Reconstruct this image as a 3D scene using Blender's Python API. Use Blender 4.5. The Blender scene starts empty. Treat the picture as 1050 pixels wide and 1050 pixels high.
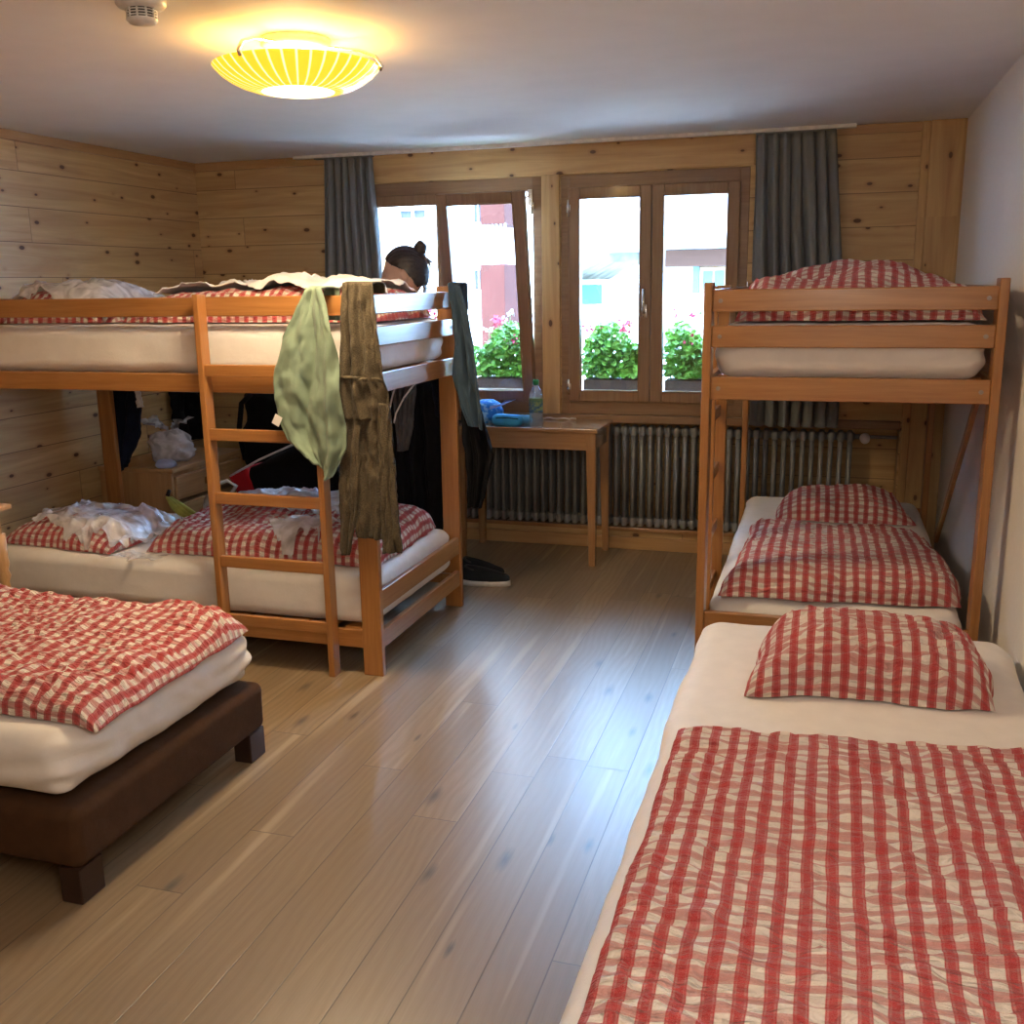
import bpy, bmesh, math, random
import numpy as np
from mathutils import Vector, Matrix, noise as mnoise
random.seed(7)
SC = bpy.context.scene
COL = SC.collection
PI = math.pi

# ------------------------------------------------------------------ camera
CAM = np.array([0.0, 0.0, 1.55]); FPX = 1030.0
def _rot():
    dy = np.array([851-525., 286-525., FPX]); dy /= np.linalg.norm(dy)
    dx = -np.array([-2850-525., 345-525., FPX]); dx -= dx.dot(dy)*dy; dx /= np.linalg.norm(dx)
    return np.stack([dx, dy, np.cross(dx, dy)], 1)
ROT = _rot()
def at(px, py, **k):
    """world point seen at a pixel of the photograph, on the plane x=, y= or z="""
    d = ROT.T @ np.array([px-525., py-525., FPX])
    (a, v), = k.items(); i = 'xyz'.index(a)
    return CAM + d*(v-CAM[i])/d[i]
cd = bpy.data.cameras.new('camera'); cam = bpy.data.objects.new('camera', cd); COL.objects.link(cam)
cd.sensor_width = 36; cd.lens = FPX/1050*36; cd.clip_start = .02
_m = ROT.T @ np.diag([1., -1., -1.])
cam.matrix_world = Matrix([[*_m[0], CAM[0]], [*_m[1], CAM[1]], [*_m[2], CAM[2]], [0, 0, 0, 1]])
SC.camera = cam
# ------------------------------------------------------------------ world, sun, exposure
SC.view_settings.view_transform = 'Standard'
try: SC.view_settings.look = 'None'
except Exception: pass
SC.view_settings.exposure = 0.42; SC.view_settings.gamma = 1.0; SC.view_settings.use_curve_mapping = False
try:
    SC.cycles.use_denoising = True
    SC.cycles.max_bounces = 10; SC.cycles.diffuse_bounces = 5; SC.cycles.transparent_max_bounces = 16
    SC.cycles.sample_clamp_indirect = 6.0
except Exception: pass
W = bpy.data.worlds.new('sky'); SC.world = W; W.use_nodes = True
bg = W.node_tree.nodes['Background']
bg.inputs['Color'].default_value = (0.33, 0.60, 1.0, 1); bg.inputs['Strength'].default_value = 34.0
sd = bpy.data.lights.new('sun', 'SUN'); sd.energy = 20.0; sd.angle = .01; sd.color = (.95, .97, 1.0)
sun = bpy.data.objects.new('sun', sd); COL.objects.link(sun); sun.rotation_euler = (math.radians(42), 0, math.radians(-28))
# added unseen fill light behind the camera, brightens the near bed and right wall
ad = bpy.data.lights.new('rear_fill_light', 'POINT'); ad.shadow_soft_size = .3; ad.energy = 32; ad.color = (1, .88, .74)
al = bpy.data.objects.new('rear_fill_light', ad); COL.objects.link(al); al.location = (.05, .2, 1.8)

# ------------------------------------------------------------------ node helpers
class NT:
    def __init__(s, name):
        s.m = bpy.data.materials.new(name); s.m.use_nodes = True
        s.t = s.m.node_tree; s.b = s.t.nodes['Principled BSDF']; s.out = s.t.nodes['Material Output']
    def n(s, typ, ins=None, **props):
        nd = s.t.nodes.new(typ)
        for k, v in props.items(): setattr(nd, k, v)
        for k, v in (ins or {}).items(): s.put(nd.inputs[k], v)
        return nd
    def put(s, sock, v):
        if isinstance(v, bpy.types.NodeSocket): s.t.links.new(v, sock)
        elif isinstance(v, (tuple, list)) and len(v) == 3 and sock.type == 'RGBA': sock.default_value = (*v, 1)
        else: sock.default_value = v
    def math(s, op, a, b=0.0, c=None, clamp=False):
        d = {0: a, 1: b}
        if c is not None: d[2] = c
        return s.n('ShaderNodeMath', d, operation=op, use_clamp=clamp).outputs[0]
    def mix(s, f, a, b, blend='MIX'):
        nd = s.n('ShaderNodeMix', data_type='RGBA', blend_type=blend)
        s.put(nd.inputs[0], f); s.put(nd.inputs[6], a); s.put(nd.inputs[7], b); return nd.outputs[2]
    def ramp(s, v, a, b, lo=0., hi=1.):
        return s.n('ShaderNodeMapRange', {0: v, 1: a, 2: b, 3: lo, 4: hi}).outputs[0]
    def noise(s, vec, scale=5., detail=3., rough=.5, dist=0.):
        nd = s.n('ShaderNodeTexNoise', {'Scale': scale, 'Detail': detail, 'Roughness': rough, 'Distortion': dist})
        if vec is not None: s.put(nd.inputs['Vector'], vec)
        return nd.outputs[0]
    def coord(s, kind='Object'): return s.n('ShaderNodeTexCoord').outputs[kind]
    def scale(s, vec, sc, loc=(0, 0, 0), rot=(0, 0, 0)):
        return s.n('ShaderNodeMapping', {0: vec, 1: loc, 2: rot, 3: sc}).outputs[0]
    def sep(s, vec): return s.n('ShaderNodeSeparateXYZ', {0: vec}).outputs
    def comb(s, x, y, z): return s.n('ShaderNodeCombineXYZ', {0: x, 1: y, 2: z}).outputs[0]
    def bump(s, h, strength=.3, dist=.01):
        s.put(s.b.inputs['Normal'], s.n('ShaderNodeBump', {'Strength': strength, 'Distance': dist, 'Height': h}).outputs[0])
    def set(s, **k):
        for kk, v in k.items(): s.put(s.b.inputs[kk.replace('_', ' ')], v)
        return s.m

def plain(name, c, rough=.6, metal=0., coat=0., spec=.5, var=.12, vs=30., bump=0.):
    t = NT(name); o = t.coord()
    n = t.noise(o, vs, 3)
    col = t.mix(t.ramp(n, .3, .7), tuple(x*(1-var) for x in c), tuple(min(1, x*(1+var)) for x in c))
    t.set(Base_Color=col, Roughness=rough, Metallic=metal)
    t.b.inputs['Specular IOR Level'].default_value = spec; t.b.inputs['Coat Weight'].default_value = coat
    t.b.inputs['Coat Roughness'].default_value = .12
    if bump: t.bump(n, bump, .004)
    return t.m

def fabric(name, c, var=.15, sheen=.08, weave=900., rough=.85, heather=0., c2=None):
    t = NT(name); o = t.coord()
    n = t.noise(o, 18, 4); f = t.noise(o, weave, 2)
    col = t.mix(t.ramp(n, .3, .7), tuple(x*(1-var) for x in c), tuple(min(1, x*(1+var)) for x in c))
    if heather:
        h = t.noise(t.scale(o, (160, 160, 900)), 1.0, 2)
        col = t.mix(t.math('MULTIPLY', t.ramp(h, .42, .6), heather), col, c2)
    t.set(Base_Color=col, Roughness=rough); t.b.inputs['Sheen Weight'].default_value = sheen
    t.b.inputs['Specular IOR Level'].default_value = .2
    t.bump(t.math('ADD', f, t.math('MULTIPLY', t.noise(o, 60, 3), 1.5)), .25, .003)
    return t.m

def wood(name, c1, c2, axis='X', rough=.42, coat=0., s=1., spec=.5, coatr=.1):
    t = NT(name); o = t.coord()
    k = {'X': (1.2, 26, 26), 'Y': (26, 1.2, 26), 'Z': (26, 26, 1.2)}[axis]
    v = t.scale(o, tuple(x*s for x in k))
    n = t.noise(v, 2.0, 5, .6, .6); n2 = t.noise(v, 9.0, 3)
    f = t.math('ADD', t.math('MULTIPLY', n, .8), t.math('MULTIPLY', n2, .3))
    t.set(Base_Color=t.mix(t.ramp(f, .35, .75), c1, c2), Roughness=rough)
    t.b.inputs['Specular IOR Level'].default_value = spec
    t.b.inputs['Coat Weight'].default_value = coat; t.b.inputs['Coat Roughness'].default_value = coatr
    t.bump(n2, .06, .002)
    return t.m

def pine(name, along='X', h=.17, z0=0., tint=(1, 1, 1), planks=True, upright=False):
    t = NT(name); o = t.coord(); x, y, z = t.sep(o)
    a = x if along == 'X' else y
    if upright: a, z = z, a
    q = t.math('DIVIDE', t.math('SUBTRACT', z, z0), h)
    row = t.math('FLOOR', q); fr = t.math('FRACT', q)
    wn = t.n('ShaderNodeTexWhiteNoise', {'W': row}, noise_dimensions='1D').outputs[0]
    off = t.math('MULTIPLY', wn, 37.)
    # boards of the row end at staggered butt joints
    ql = t.math('DIVIDE', t.math('ADD', a, off), 2.6)
    seg = t.math('FLOOR', ql); jf = t.math('FRACT', ql)
    wn2 = t.n('ShaderNodeTexWhiteNoise', {'W': t.math('ADD', t.math('MULTIPLY', seg, 7.3), row)}, noise_dimensions='1D').outputs[0]
    aa = t.math('ADD', a, t.math('MULTIPLY', wn2, 53.))
    g = t.comb(t.math('MULTIPLY', aa, 1.1), t.math('MULTIPLY', z, 17.), off)
    gn = t.noise(g, 1.0, 4, .55, 1.2); fine = t.noise(t.scale(g, (1, 6, 1)), 2.0, 3)
    base = t.mix(t.ramp(gn, .3, .72), tuple(p*q_ for p, q_ in zip((.66, .45, .21), tint)), tuple(p*q_ for p, q_ in zip((.44, .265, .105), tint)))
    base = t.mix(t.ramp(wn2, 0, 1, 0, .35), base, tuple(p*q_ for p, q_ in zip((.42, .25, .11), tint)))
    kn = t.n('ShaderNodeTexVoronoi', {'Vector': t.comb(t.math('MULTIPLY', aa, 4.6), t.math('MULTIPLY', z, 8.2), 0.), 'Scale': 1., 'Randomness': 1.}, voronoi_dimensions='2D')
    d = kn.outputs['Distance']; pick = t.sep(kn.outputs['Color'])[0]
    rad = t.ramp(pick, .25, 1., .0, .08)
    k1 = t.ramp(t.math('SUBTRACT', d, rad), .0, .025, 1., 0.)
    ring = t.ramp(t.math('SUBTRACT', d, rad), .0, .11, .55, 0.)
    ring = t.math('MULTIPLY', ring, t.ramp(pick, .25, .3))
    k1 = t.math('MULTIPLY', k1, t.ramp(pick, .3, .34))
    base = t.mix(ring, base, (.33, .165, .06)); base = t.mix(t.math('MULTIPLY', k1, .9), base, (.075, .032, .014))
    if planks:
        j = t.ramp(t.math('ABSOLUTE', t.math('SUBTRACT', fr, .5)), .482, .496)
        j2 = t.ramp(t.math('ABSOLUTE', t.math('SUBTRACT', jf, .5)), .4985, .4995)
        j = t.math('MAXIMUM', j, t.math('MULTIPLY', j2, .6))
        base = t.mix(t.math('MULTIPLY', j, .8), base, (.10, .052, .022))
        t.bump(t.math('SUBTRACT', fine, t.math('MULTIPLY', j, 3.)), .25, .004)
    else: t.bump(fine, .1, .002)
    t.set(Base_Color=base, Roughness=.5); t.b.inputs['Specular IOR Level'].default_value = .4
    return t.m

def oak_floor():
    t = NT('oak_boards'); o = t.coord(); x, y, z = t.sep(o)
    q = t.math('DIVIDE', t.math('ADD', x, .971), .143)
    row = t.math('FLOOR', q); fr = t.math('FRACT', q)
    wn = t.n('ShaderNodeTexWhiteNoise', {'W': row}, noise_dimensions='1D').outputs[0]
    ql = t.math('DIVIDE', t.math('ADD', y, t.math('MULTIPLY', wn, 31.)), 1.9)
    seg = t.math('FLOOR', ql); lf = t.math('FRACT', ql)
    w2 = t.n('ShaderNodeTexWhiteNoise', {'W': t.math('ADD', t.math('MULTIPLY', seg, 3.17), t.math('MULTIPLY', row, 11.3))}, noise_dimensions='1D').outputs[0]
    yy = t.math('ADD', y, t.math('MULTIPLY', w2, 47.))
    xl = t.math('ADD', t.math('MULTIPLY', fr, .143), t.math('MULTIPLY', w2, 5.))
    warp = t.noise(t.comb(t.math('MULTIPLY', xl, 6.), t.math('MULTIPLY', yy, 1.6), 0.), 1.0, 2)
    ph = t.math('ADD', t.math('MULTIPLY', xl, 210.), t.math('MULTIPLY', warp, 30.))
    bands = t.ramp(t.math('SINE', ph), -1., 1.)
    fine = t.noise(t.comb(t.math('MULTIPLY', xl, 260.), t.math('MULTIPLY', yy, 9.), 0.), 1.0, 3)
    f = t.math('ADD', t.math('MULTIPLY', bands, .25), t.math('MULTIPLY', fine, .75))
    col = t.mix(t.ramp(f, .2, .9), (.215, .146, .080), (.315, .228, .140))
    col = t.mix(t.ramp(w2, 0., 1., 0., .8), col, (.185, .125, .074))
    st = t.noise(t.comb(t.math('MULTIPLY', xl, 16.), t.math('MULTIPLY', yy, .55), 3.), 1., 2)
    col = t.mix(t.ramp(st, .60, .70, 0., .6), col, (.44, .34, .22))
    kn = t.n('ShaderNodeTexVoronoi', {'Vector': t.comb(t.math('MULTIPLY', xl, 9.), t.math('MULTIPLY', yy, 2.9), 0.), 'Scale': 1.}, voronoi_dimensions='2D')
    d = kn.outputs['Distance']; pk = t.sep(kn.outputs['Color'])[0]
    d = t.math('ADD', d, t.math('MULTIPLY', t.math('SUBTRACT', fine, .5), .12))
    kk = t.math('MULTIPLY', t.ramp(d, .02, t.ramp(pk, .84, 1., .10, .22), 1., 0.), t.ramp(pk, .84, .86))
    col = t.mix(t.math('MULTIPLY', kk, .85), col, (.062, .05, .045))
    j = t.ramp(t.math('ABSOLUTE', t.math('SUBTRACT', fr, .5)), .484, .494)
    j2 = t.ramp(t.math('ABSOLUTE', t.math('SUBTRACT', lf, .5)), .4988, .4994)
    jj = t.math('MAXIMUM', j, j2)
    col = t.mix(t.math('MULTIPLY', jj, .85), col, (.085, .06, .042))
    t.set(Base_Color=col, Roughness=t.ramp(f, 0., 1., .38, .28)); t.b.inputs['Specular IOR Level'].default_value = .75
    t.bump(t.math('SUBTRACT', t.math('MULTIPLY', f, .35), jj), .22, .003)
    return t.m

def gingham(name, P=.045, Q=.035, red=(.46, .007, .014), cream=(.80, .71, .63), pucker=1.0):
    t = NT(name); u, v, _ = t.sep(t.n('ShaderNodeUVMap').outputs[0])
    uv = t.comb(u, v, 0.)
    wob = t.math('MULTIPLY', t.math('SUBTRACT', t.noise(uv, 9., 2), .5), .012)
    def stripe(c, s, P):
        w = t.math('SINE', t.math('MULTIPLY', t.math('ADD', c, wob), 2*PI/P))
        a = t.ramp(w, -.12, .12)
        thin = t.ramp(t.math('SINE', t.math('MULTIPLY', t.math('ADD', c, wob), 6*PI/P)), .6, .9)
        return t.math('MULTIPLY', t.math('SUBTRACT', a, t.math('MULTIPLY', thin, t.math('MULTIPLY', a, .16))), s)
    su = stripe(u, .95, P); sv = stripe(v, .60, Q)
    m = t.math('SUBTRACT', 1., t.math('MULTIPLY', t.math('SUBTRACT', 1., su), t.math('SUBTRACT', 1., sv)))
    weave = t.noise(uv, 700., 2)
    col = t.mix(m, cream, red)
    col = t.mix(t.ramp(weave, .35, .65, .0, .12), col, (.9, .8, .72))
    t.set(Base_Color=col, Roughness=.9); t.b.inputs['Specular IOR Level'].default_value = .15
    t.b.inputs['Sheen Weight'].default_value = .15
    w1 = t.noise(t.scale(uv, (22, 85, 1)), 1., 3, .55, .6); w2 = t.noise(uv, 40., 3)
    t.bump(t.math('ADD', t.math('MULTIPLY', w1, 1.0), t.math('MULTIPLY', w2, .5)), .95*pucker, .030)
    return t.m

def film(name, c=(.9, .92, .95), op=.35, rough=.12):
    t = NT(name); o = t.coord()
    n = t.noise(o, 9, 2, .5, 1.2)
    t.set(Base_Color=c, Roughness=rough); t.b.inputs['Specular IOR Level'].default_value = .9
    tr = t.n('ShaderNodeBsdfTransparent', {'Color': (1, 1, 1, 1)})
    tl = t.n('ShaderNodeBsdfTranslucent', {'Color': (*c, 1)})
    ad_ = t.n('ShaderNodeMixShader', {0: .35, 1: t.b.outputs[0], 2: tl.outputs[0]})
    mx = t.n('ShaderNodeMixShader', {0: t.ramp(n, .35, .65, op*.6, min(1, op*1.4)), 1: tr.outputs[0], 2: ad_.outputs[0]})
    t.put(t.out.inputs[0], mx.outputs[0]); t.bump(n, .5, .01)
    return t.m

def pane():
    t = NT('window_glass')
    tr = t.n('ShaderNodeBsdfTransparent', {'Color': (.96, .97, .97, 1)}); gl = t.n('ShaderNodeBsdfGlossy', {'Roughness': .01})
    fr = t.n('ShaderNodeFresnel', {'IOR': 1.45})
    mx = t.n('ShaderNodeMixShader', {0: fr.outputs[0], 1: tr.outputs[0], 2: gl.outputs[0]})
    t.put(t.out.inputs[0], mx.outputs[0]); return t.m

def emit(name, c, s):
    t = NT(name); t.set(Base_Color=c); t.put(t.b.inputs['Emission Color'], c); t.b.inputs['Emission Strength'].default_value = s
    return t.m

BW = {a: wood('beech_'+a, (.29, .115, .029), (.42, .190, .058), a, .34, .40, 1., .5, .16) for a in 'XYZ'}
PW = {a: wood('pine_furniture_'+a, (.42, .22, .085), (.57, .34, .15), a, .4) for a in 'XYZ'}
TW = {a: wood('table_wood_'+a, (.26, .125, .048), (.38, .20, .085), a, .24, .7) for a in 'XYZ'}
FW = {a: wood('window_wood_'+a, (.20, .105, .048), (.29, .165, .080), a, .4, .1) for a in 'XYZ'}
M = dict(
    wall_x=pine('pine_wall_x', 'X', .17, -.06), wall_y=pine('pine_wall_y', 'Y', .17, -.08),
    post=pine('pine_post', 'X', .5, .1, (.95, .92, .88), False, True), beam=pine('pine_beam', 'X', .5, .0, (1, .95, .9), False),
    trimx=wood('trim_x', (.40, .22, .085), (.50, .30, .125), 'X'), trimy=wood('trim_y', (.40, .22, .085), (.50, .30, .125), 'Y'),
    plaster=plain('plaster', (.76, .73, .69), .85, var=.02, vs=60, bump=.35), ceil=plain('ceiling_paint', (.84, .82, .80), .8, var=.02, vs=6, bump=.08),
    floor=oak_floor(), ging=gingham('red_gingham'), gingp=gingham('red_gingham_pillow', .0445, .036),
    sheet=fabric('white_sheet', (.80, .76, .72), .03, .1), white=fabric('white_cotton', (.82, .80, .78), .03, .1),
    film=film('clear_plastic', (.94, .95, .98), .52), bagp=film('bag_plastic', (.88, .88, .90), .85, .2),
    brown=fabric('brown_upholstery', (.062, .029, .013), .12, .0, 1200, .95), darkwood=plain('dark_wood', (.03, .014, .01), .35),
    green=fabric('green_terry', (.19, .25, .175), .1, .15, 500), towel=fabric('slate_towel', (.040, .068, .10), .12, .05, 600),
    heath=fabric('brown_heather', (.050, .038, .022), .12, .05, 800, .9, .8, (.125, .098, .062)),
    navy=fabric('navy_cloth', (.006, .009, .022), .2, .0), black=fabric('black_cloth', (.006, .006, .008), .2, .0), grey=fabric('grey_cloth', (.10, .10, .11), .15),
    red=fabric('red_cloth', (.40, .01, .015), .1), curtain=fabric('grey_curtain', (.205, .218, .222), .04, .05, 700),
    metal=plain('grey_metal_paint', (.23, .24, .25), .3, 0., .3), chrome=plain('chrome', (.75, .75, .73), .22, 1.), pwhite=plain('white_plastic', (.75, .73, .70), .4),
    sill=plain('light_sill', (.60, .60, .58), .5), bolt=plain('bolt_metal', (.30, .25, .20), .4, .6), dark=plain('dark_slot', (.02, .02, .02), .6), bottle_cap=plain('green_cap', (.03, .30, .07), .4),
    blue=fabric('blue_nylon', (.06, .42, .85), .1), blue2=fabric('light_blue_nylon', (.14, .50, .88), .15), lav=fabric('lavender_cloth', (.45, .50, .72), .1),
    banana=plain('banana_skin', (.52, .52, .10), .5, var=.25, vs=12), shoe=fabric('black_knit', (.012, .014, .018), .2), sole=plain('white_rubber', (.62, .60, .56), .6),
    skin=plain('skin', (.46, .255, .17), .5, var=.08, vs=20), hair=plain('dark_hair', (.022, .012, .008), .45, var=.5, vs=90), leaf=plain('leaf', (.17, .40, .06), .5, var=.5, vs=9),
    flowerp=plain('pink_petal', (.75, .10, .20), .6, var=.25), flowerw=plain('white_petal', (.85, .80, .8), .6), planter=plain('brown_planter', (.085, .048, .038), .7),
    stem=plain('stem_green', (.12, .22, .05), .6), glass=pane(),
    facade=plain('white_render', (.85, .82, .80), .9, var=.03), fac_dark=wood('chalet_timber', (.050, .023, .016), (.08, .04, .026), 'X', .9, 0., 1., .1), fac_red=wood('red_timber', (.040, .012, .009), (.06, .02, .014), 'Z', .9, 0., 1., .1),
    stone=plain('rubble_stone', (.14, .125, .09), .9, var=.5, vs=4), roof=plain('slate_roof', (.30, .30, .30), .8, var=.15, vs=3), awning=plain('green_cloth', (.012, .10, .035), .7),
    turq=plain('turquoise_paint', (.05, .12, .14), .6), oran=plain('orange_paint', (.30, .16, .05), .6), win_dark=plain('dark_window', (.035, .035, .04), .5, spec=.1), ground=plain('street', (.62, .61, .60), .9, var=.1, vs=2),
)

# ------------------------------------------------------------------ mesh helpers
def obj(name, verts, faces, mat, parent=None, smooth=True, uv=None, loc=None):
    me = bpy.data.meshes.new(name); me.from_pydata([tuple(map(float, v)) for v in verts], [], [tuple(map(int, f)) for f in faces]); me.validate()
    if smooth: me.polygons.foreach_set('use_smooth', [True]*len(me.polygons))
    if mat: me.materials.append(mat)
    if uv is not None:
        l = me.uv_layers.new(name='UVMap'); li = np.zeros(len(me.loops), dtype=np.int32); me.loops.foreach_get('vertex_index', li)
        l.data.foreach_set('uv', np.asarray(uv, dtype=np.float32)[li].ravel())
    me.update()
    o = bpy.data.objects.new(name, me); COL.objects.link(o)
    if parent: o.parent = parent
    if loc is not None: o.location = loc
    return o
def objbm(name, bm, mat, parent=None, smooth=False, loc=None):
    me = bpy.data.meshes.new(name); bm.normal_update(); bm.to_mesh(me); bm.free()
    if smooth: me.polygons.foreach_set('use_smooth', [True]*len(me.polygons))
    if mat: me.materials.append(mat)
    o = bpy.data.objects.new(name, me); COL.objects.link(o)
    if parent: o.parent = parent
    if loc is not None: o.location = loc
    return o
def tag(o, label=None, cat=None, group=None, kind=None):
    if label: o['label'] = label
    if cat: o['category'] = cat
    if group: o['group'] = group
    if kind: o['kind'] = kind
    return o
def empty(name, loc=(0, 0, 0), rz=0., label=None, cat=None, group=None):
    o = bpy.data.objects.new(name, None); COL.objects.link(o); o.location = loc; o.rotation_euler = (0, 0, rz); o.empty_display_size = .1
    return tag(o, label, cat, group)
def box(bm, lo, hi, bev=.0, seg=2, mat=None):
    lo, hi = np.minimum(lo, hi), np.maximum(lo, hi)
    r = bmesh.ops.create_cube(bm, size=1.)
    for v in r['verts']:
        p = Vector([lo[i]+(v.co[i]+.5)*(hi[i]-lo[i]) for i in range(3)]); v.co = mat @ p if mat else p
    if bev:
        es = list({e for v in r['verts'] for e in v.link_edges})
        bmesh.ops.bevel(bm, geom=es, offset=bev, segments=seg, profile=.5, affect='EDGES')
def boxo(name, lo, hi, mat, parent=None, bev=.003, loc=None, seg=2):
    bm = bmesh.new(); box(bm, lo, hi, bev, seg); return objbm(name, bm, mat, parent, loc=loc)
def bar(bm, a, b, w, h, bev=.002, up=(0, 0, 1)):
    a, b = Vector(a), Vector(b); d = (b-a); L = d.length; d.normalize(); u = Vector(up); s = d.cross(u).normalized(); u = s.cross(d)
    m = Matrix(((d.x, s.x, u.x, a.x), (d.y, s.y, u.y, a.y), (d.z, s.z, u.z, a.z), (0, 0, 0, 1)))
    box(bm, (0, -w/2, -h/2), (L, w/2, h/2), bev, 1, m)
def tube(bm, pts, r, n=8, caps=True):
    pts = [Vector(p) for p in pts]; rs = r if isinstance(r, (list, tuple)) else [r]*len(pts)
    rings = []; prev = None
    for i, p in enumerate(pts):
        d = (pts[min(i+1, len(pts)-1)]-pts[max(i-1, 0)]).normalized()
        a = d.orthogonal().normalized() if prev is None else (prev-d*prev.dot(d)).normalized()
        prev = a; b = d.cross(a)
        rings.append([bm.verts.new(p+(a*math.cos(2*PI*k/n)+b*math.sin(2*PI*k/n))*rs[i]) for k in range(n)])
    for q, w in zip(rings, rings[1:]):
        for k in range(n): bm.faces.new((q[k], q[(k+1) % n], w[(k+1) % n], w[k]))
    if caps: bm.faces.new(rings[0][::-1]); bm.faces.new(rings[-1])
def lathe(bm, prof, n=32, c=(0, 0, 0)):
    rings = []
    for r, z in prof:
        if r < 1e-5: rings.append([bm.verts.new((c[0], c[1], c[2]+z))])
        else: rings.append([bm.verts.new((c[0]+r*math.cos(2*PI*k/n), c[1]+r*math.sin(2*PI*k/n), c[2]+z)) for k in range(n)])
    for q, w in zip(rings, rings[1:]):
        for k in range(n):
            a = [q[k % len(q)], q[(k+1) % len(q)], w[(k+1) % len(w)], w[k % len(w)]]
            f = []
            for v in a:
                if v not in f: f.append(v)
            if len(f) > 2: bm.faces.new(f)
def vnoise(x, y, seed=0):
    x = np.asarray(x, float); y = np.asarray(y, float)
    rng = np.random.RandomState(seed); T = rng.rand(256, 256)*2-1
    xi = np.floor(x).astype(int); yi = np.floor(y).astype(int); fx = x-xi; fy = y-yi
    fx = fx*fx*fx*(fx*(fx*6-15)+10); fy = fy*fy*fy*(fy*(fy*6-15)+10)
    g = lambda i, j: T[(xi+i) & 255, (yi+j) & 255]
    return (g(0, 0)*(1-fx)+g(1, 0)*fx)*(1-fy)+(g(0, 1)*(1-fx)+g(1, 1)*fx)*fy
def fbm(x, y, seed=0, o=3): return sum(vnoise(x*2**i, y*2**i, seed+i)*.5**i for i in range(o))
def ridge(x, y, seed=0, o=3): return sum((1-np.abs(vnoise(x*2**i, y*2**i, seed+i))*2)*.5**i for i in range(o))

def closed_sheet(name, top, bot, uv, mat, parent=None):
    """top, bot: (nx, ny, 3); one closed cloth body"""
    nx, ny, _ = top.shape; n = nx*ny
    idx = np.arange(n).reshape(nx, ny)
    f = np.stack([idx[:-1, :-1], idx[1:, :-1], idx[1:, 1:], idx[:-1, 1:]], -1).reshape(-1, 4)
    fb = f[:, ::-1]+n
    per = np.concatenate([idx[:, 0], idx[-1, 1:], idx[::-1, -1][1:], idx[0, ::-1][1:-1]])
    pn = np.roll(per, -1)
    rim = np.stack([per+n, pn+n, pn, per], -1)
    V = np.concatenate([top.reshape(-1, 3), bot.reshape(-1, 3)])
    U = np.concatenate([uv.reshape(-1, 2)]*2)
    return obj(name, V, np.concatenate([f, fb, rim]), mat, parent, True, U)

def pad(name, quad, zb, T, mat, nx=90, ny=90, k=4., amp=.012, fr=5., pucker=.0025, seed=1, edge=.012, parent=None, bulge=None, clamp=None, thin=.006, crest=None, pe=.5):
    """puffy bedding over the quad (c00, c10, c11, c01), lying at height zb(x, y)"""
    s = np.linspace(0, 1, nx); s = .5-.5*np.cos(PI*s)*.35-.5*(1-2*s)*.65; t = np.linspace(0, 1, ny); t = .5-.5*np.cos(PI*t)*.35-.5*(1-2*t)*.65
    U, V = np.meshgrid(s, t, indexing='ij')
    c = [np.array(q, float) for q in quad]
    L = np.linalg.norm(c[1]-c[0]); H = np.linalg.norm(c[3]-c[0])
    XY = (c[0]*((1-U)*(1-V))[..., None]+c[1]*(U*(1-V))[..., None]+c[2]*(U*V)[..., None]+c[3]*((1-U)*V)[..., None])
    ex = fbm(V*H*fr*1.3, U*0+seed*3.1, seed+20); ey = fbm(U*L*fr*1.3, V*0+seed*1.7, seed+40)
    du = (c[1]-c[0])/L; dv = (c[3]-c[0])/H
    XY = XY+(ex*edge*(2*np.abs(U-.5))**3)[..., None]*du+(ey*edge*(2*np.abs(V-.5))**3)[..., None]*dv
    P = (np.clip(1-np.abs(2*U-1)**k, 0, 1)*np.clip(1-np.abs(2*V-1)**k, 0, 1))**pe
    z0 = zb(XY[..., 0], XY[..., 1]) if callable(zb) else np.full(U.shape, float(zb))
    Tt = T if bulge is None else T*bulge(U, V)
    n = fbm(U*L*fr, V*H*fr, seed)*amp
    if crest: n = n+crest*np.clip(ridge(U*L*fr*1.1+fbm(U*L*4, V*H*4, seed+7), V*H*fr*.8, seed+9, 2)-.7, 0, 1)
    w = vnoise(U*L*20, V*H*62, seed+60)*pucker*1.9+vnoise(U*L*40, V*H*40, seed+61)*pucker*.6
    h = np.maximum(Tt*P+(n+w)*np.minimum(1, P*1.6), .001)
    top = np.dstack([XY, z0+thin*.5+h]); lift = thin*.2
    bot = np.dstack([XY, z0+lift*np.ones_like(h)])
    zs = z0+Tt*P
    def arc(ax):
        st = np.sqrt(np.diff(XY[..., 0], axis=ax)**2+np.diff(XY[..., 1], axis=ax)**2+np.diff(zs, axis=ax)**2)
        c_ = np.cumsum(st, axis=ax); z_ = np.zeros_like(np.take(c_, [0], axis=ax)); c_ = np.concatenate([z_, c_], axis=ax)
        return c_-np.take(c_, [c_.shape[ax]//2], axis=ax)
    o = closed_sheet(name, top, bot, np.dstack([arc(0), arc(1)]), mat, parent)
    pts = top.reshape(-1, 3)
    def height(x, y):
        x = np.asarray(x, float); y = np.asarray(y, float); out = np.empty(x.size); xs, ys = x.ravel(), y.ravel()
        for i in range(0, x.size, 512):
            d = (pts[None, :, 0]-xs[i:i+512, None])**2+(pts[None, :, 1]-ys[i:i+512, None])**2
            j = d.argmin(1); out[i:i+512] = np.where(d[np.arange(len(j)), j] < .0012, pts[j, 2], -9)
        return out.reshape(x.shape)
    o_h[o.name] = height
    return o
o_h = {}
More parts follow.
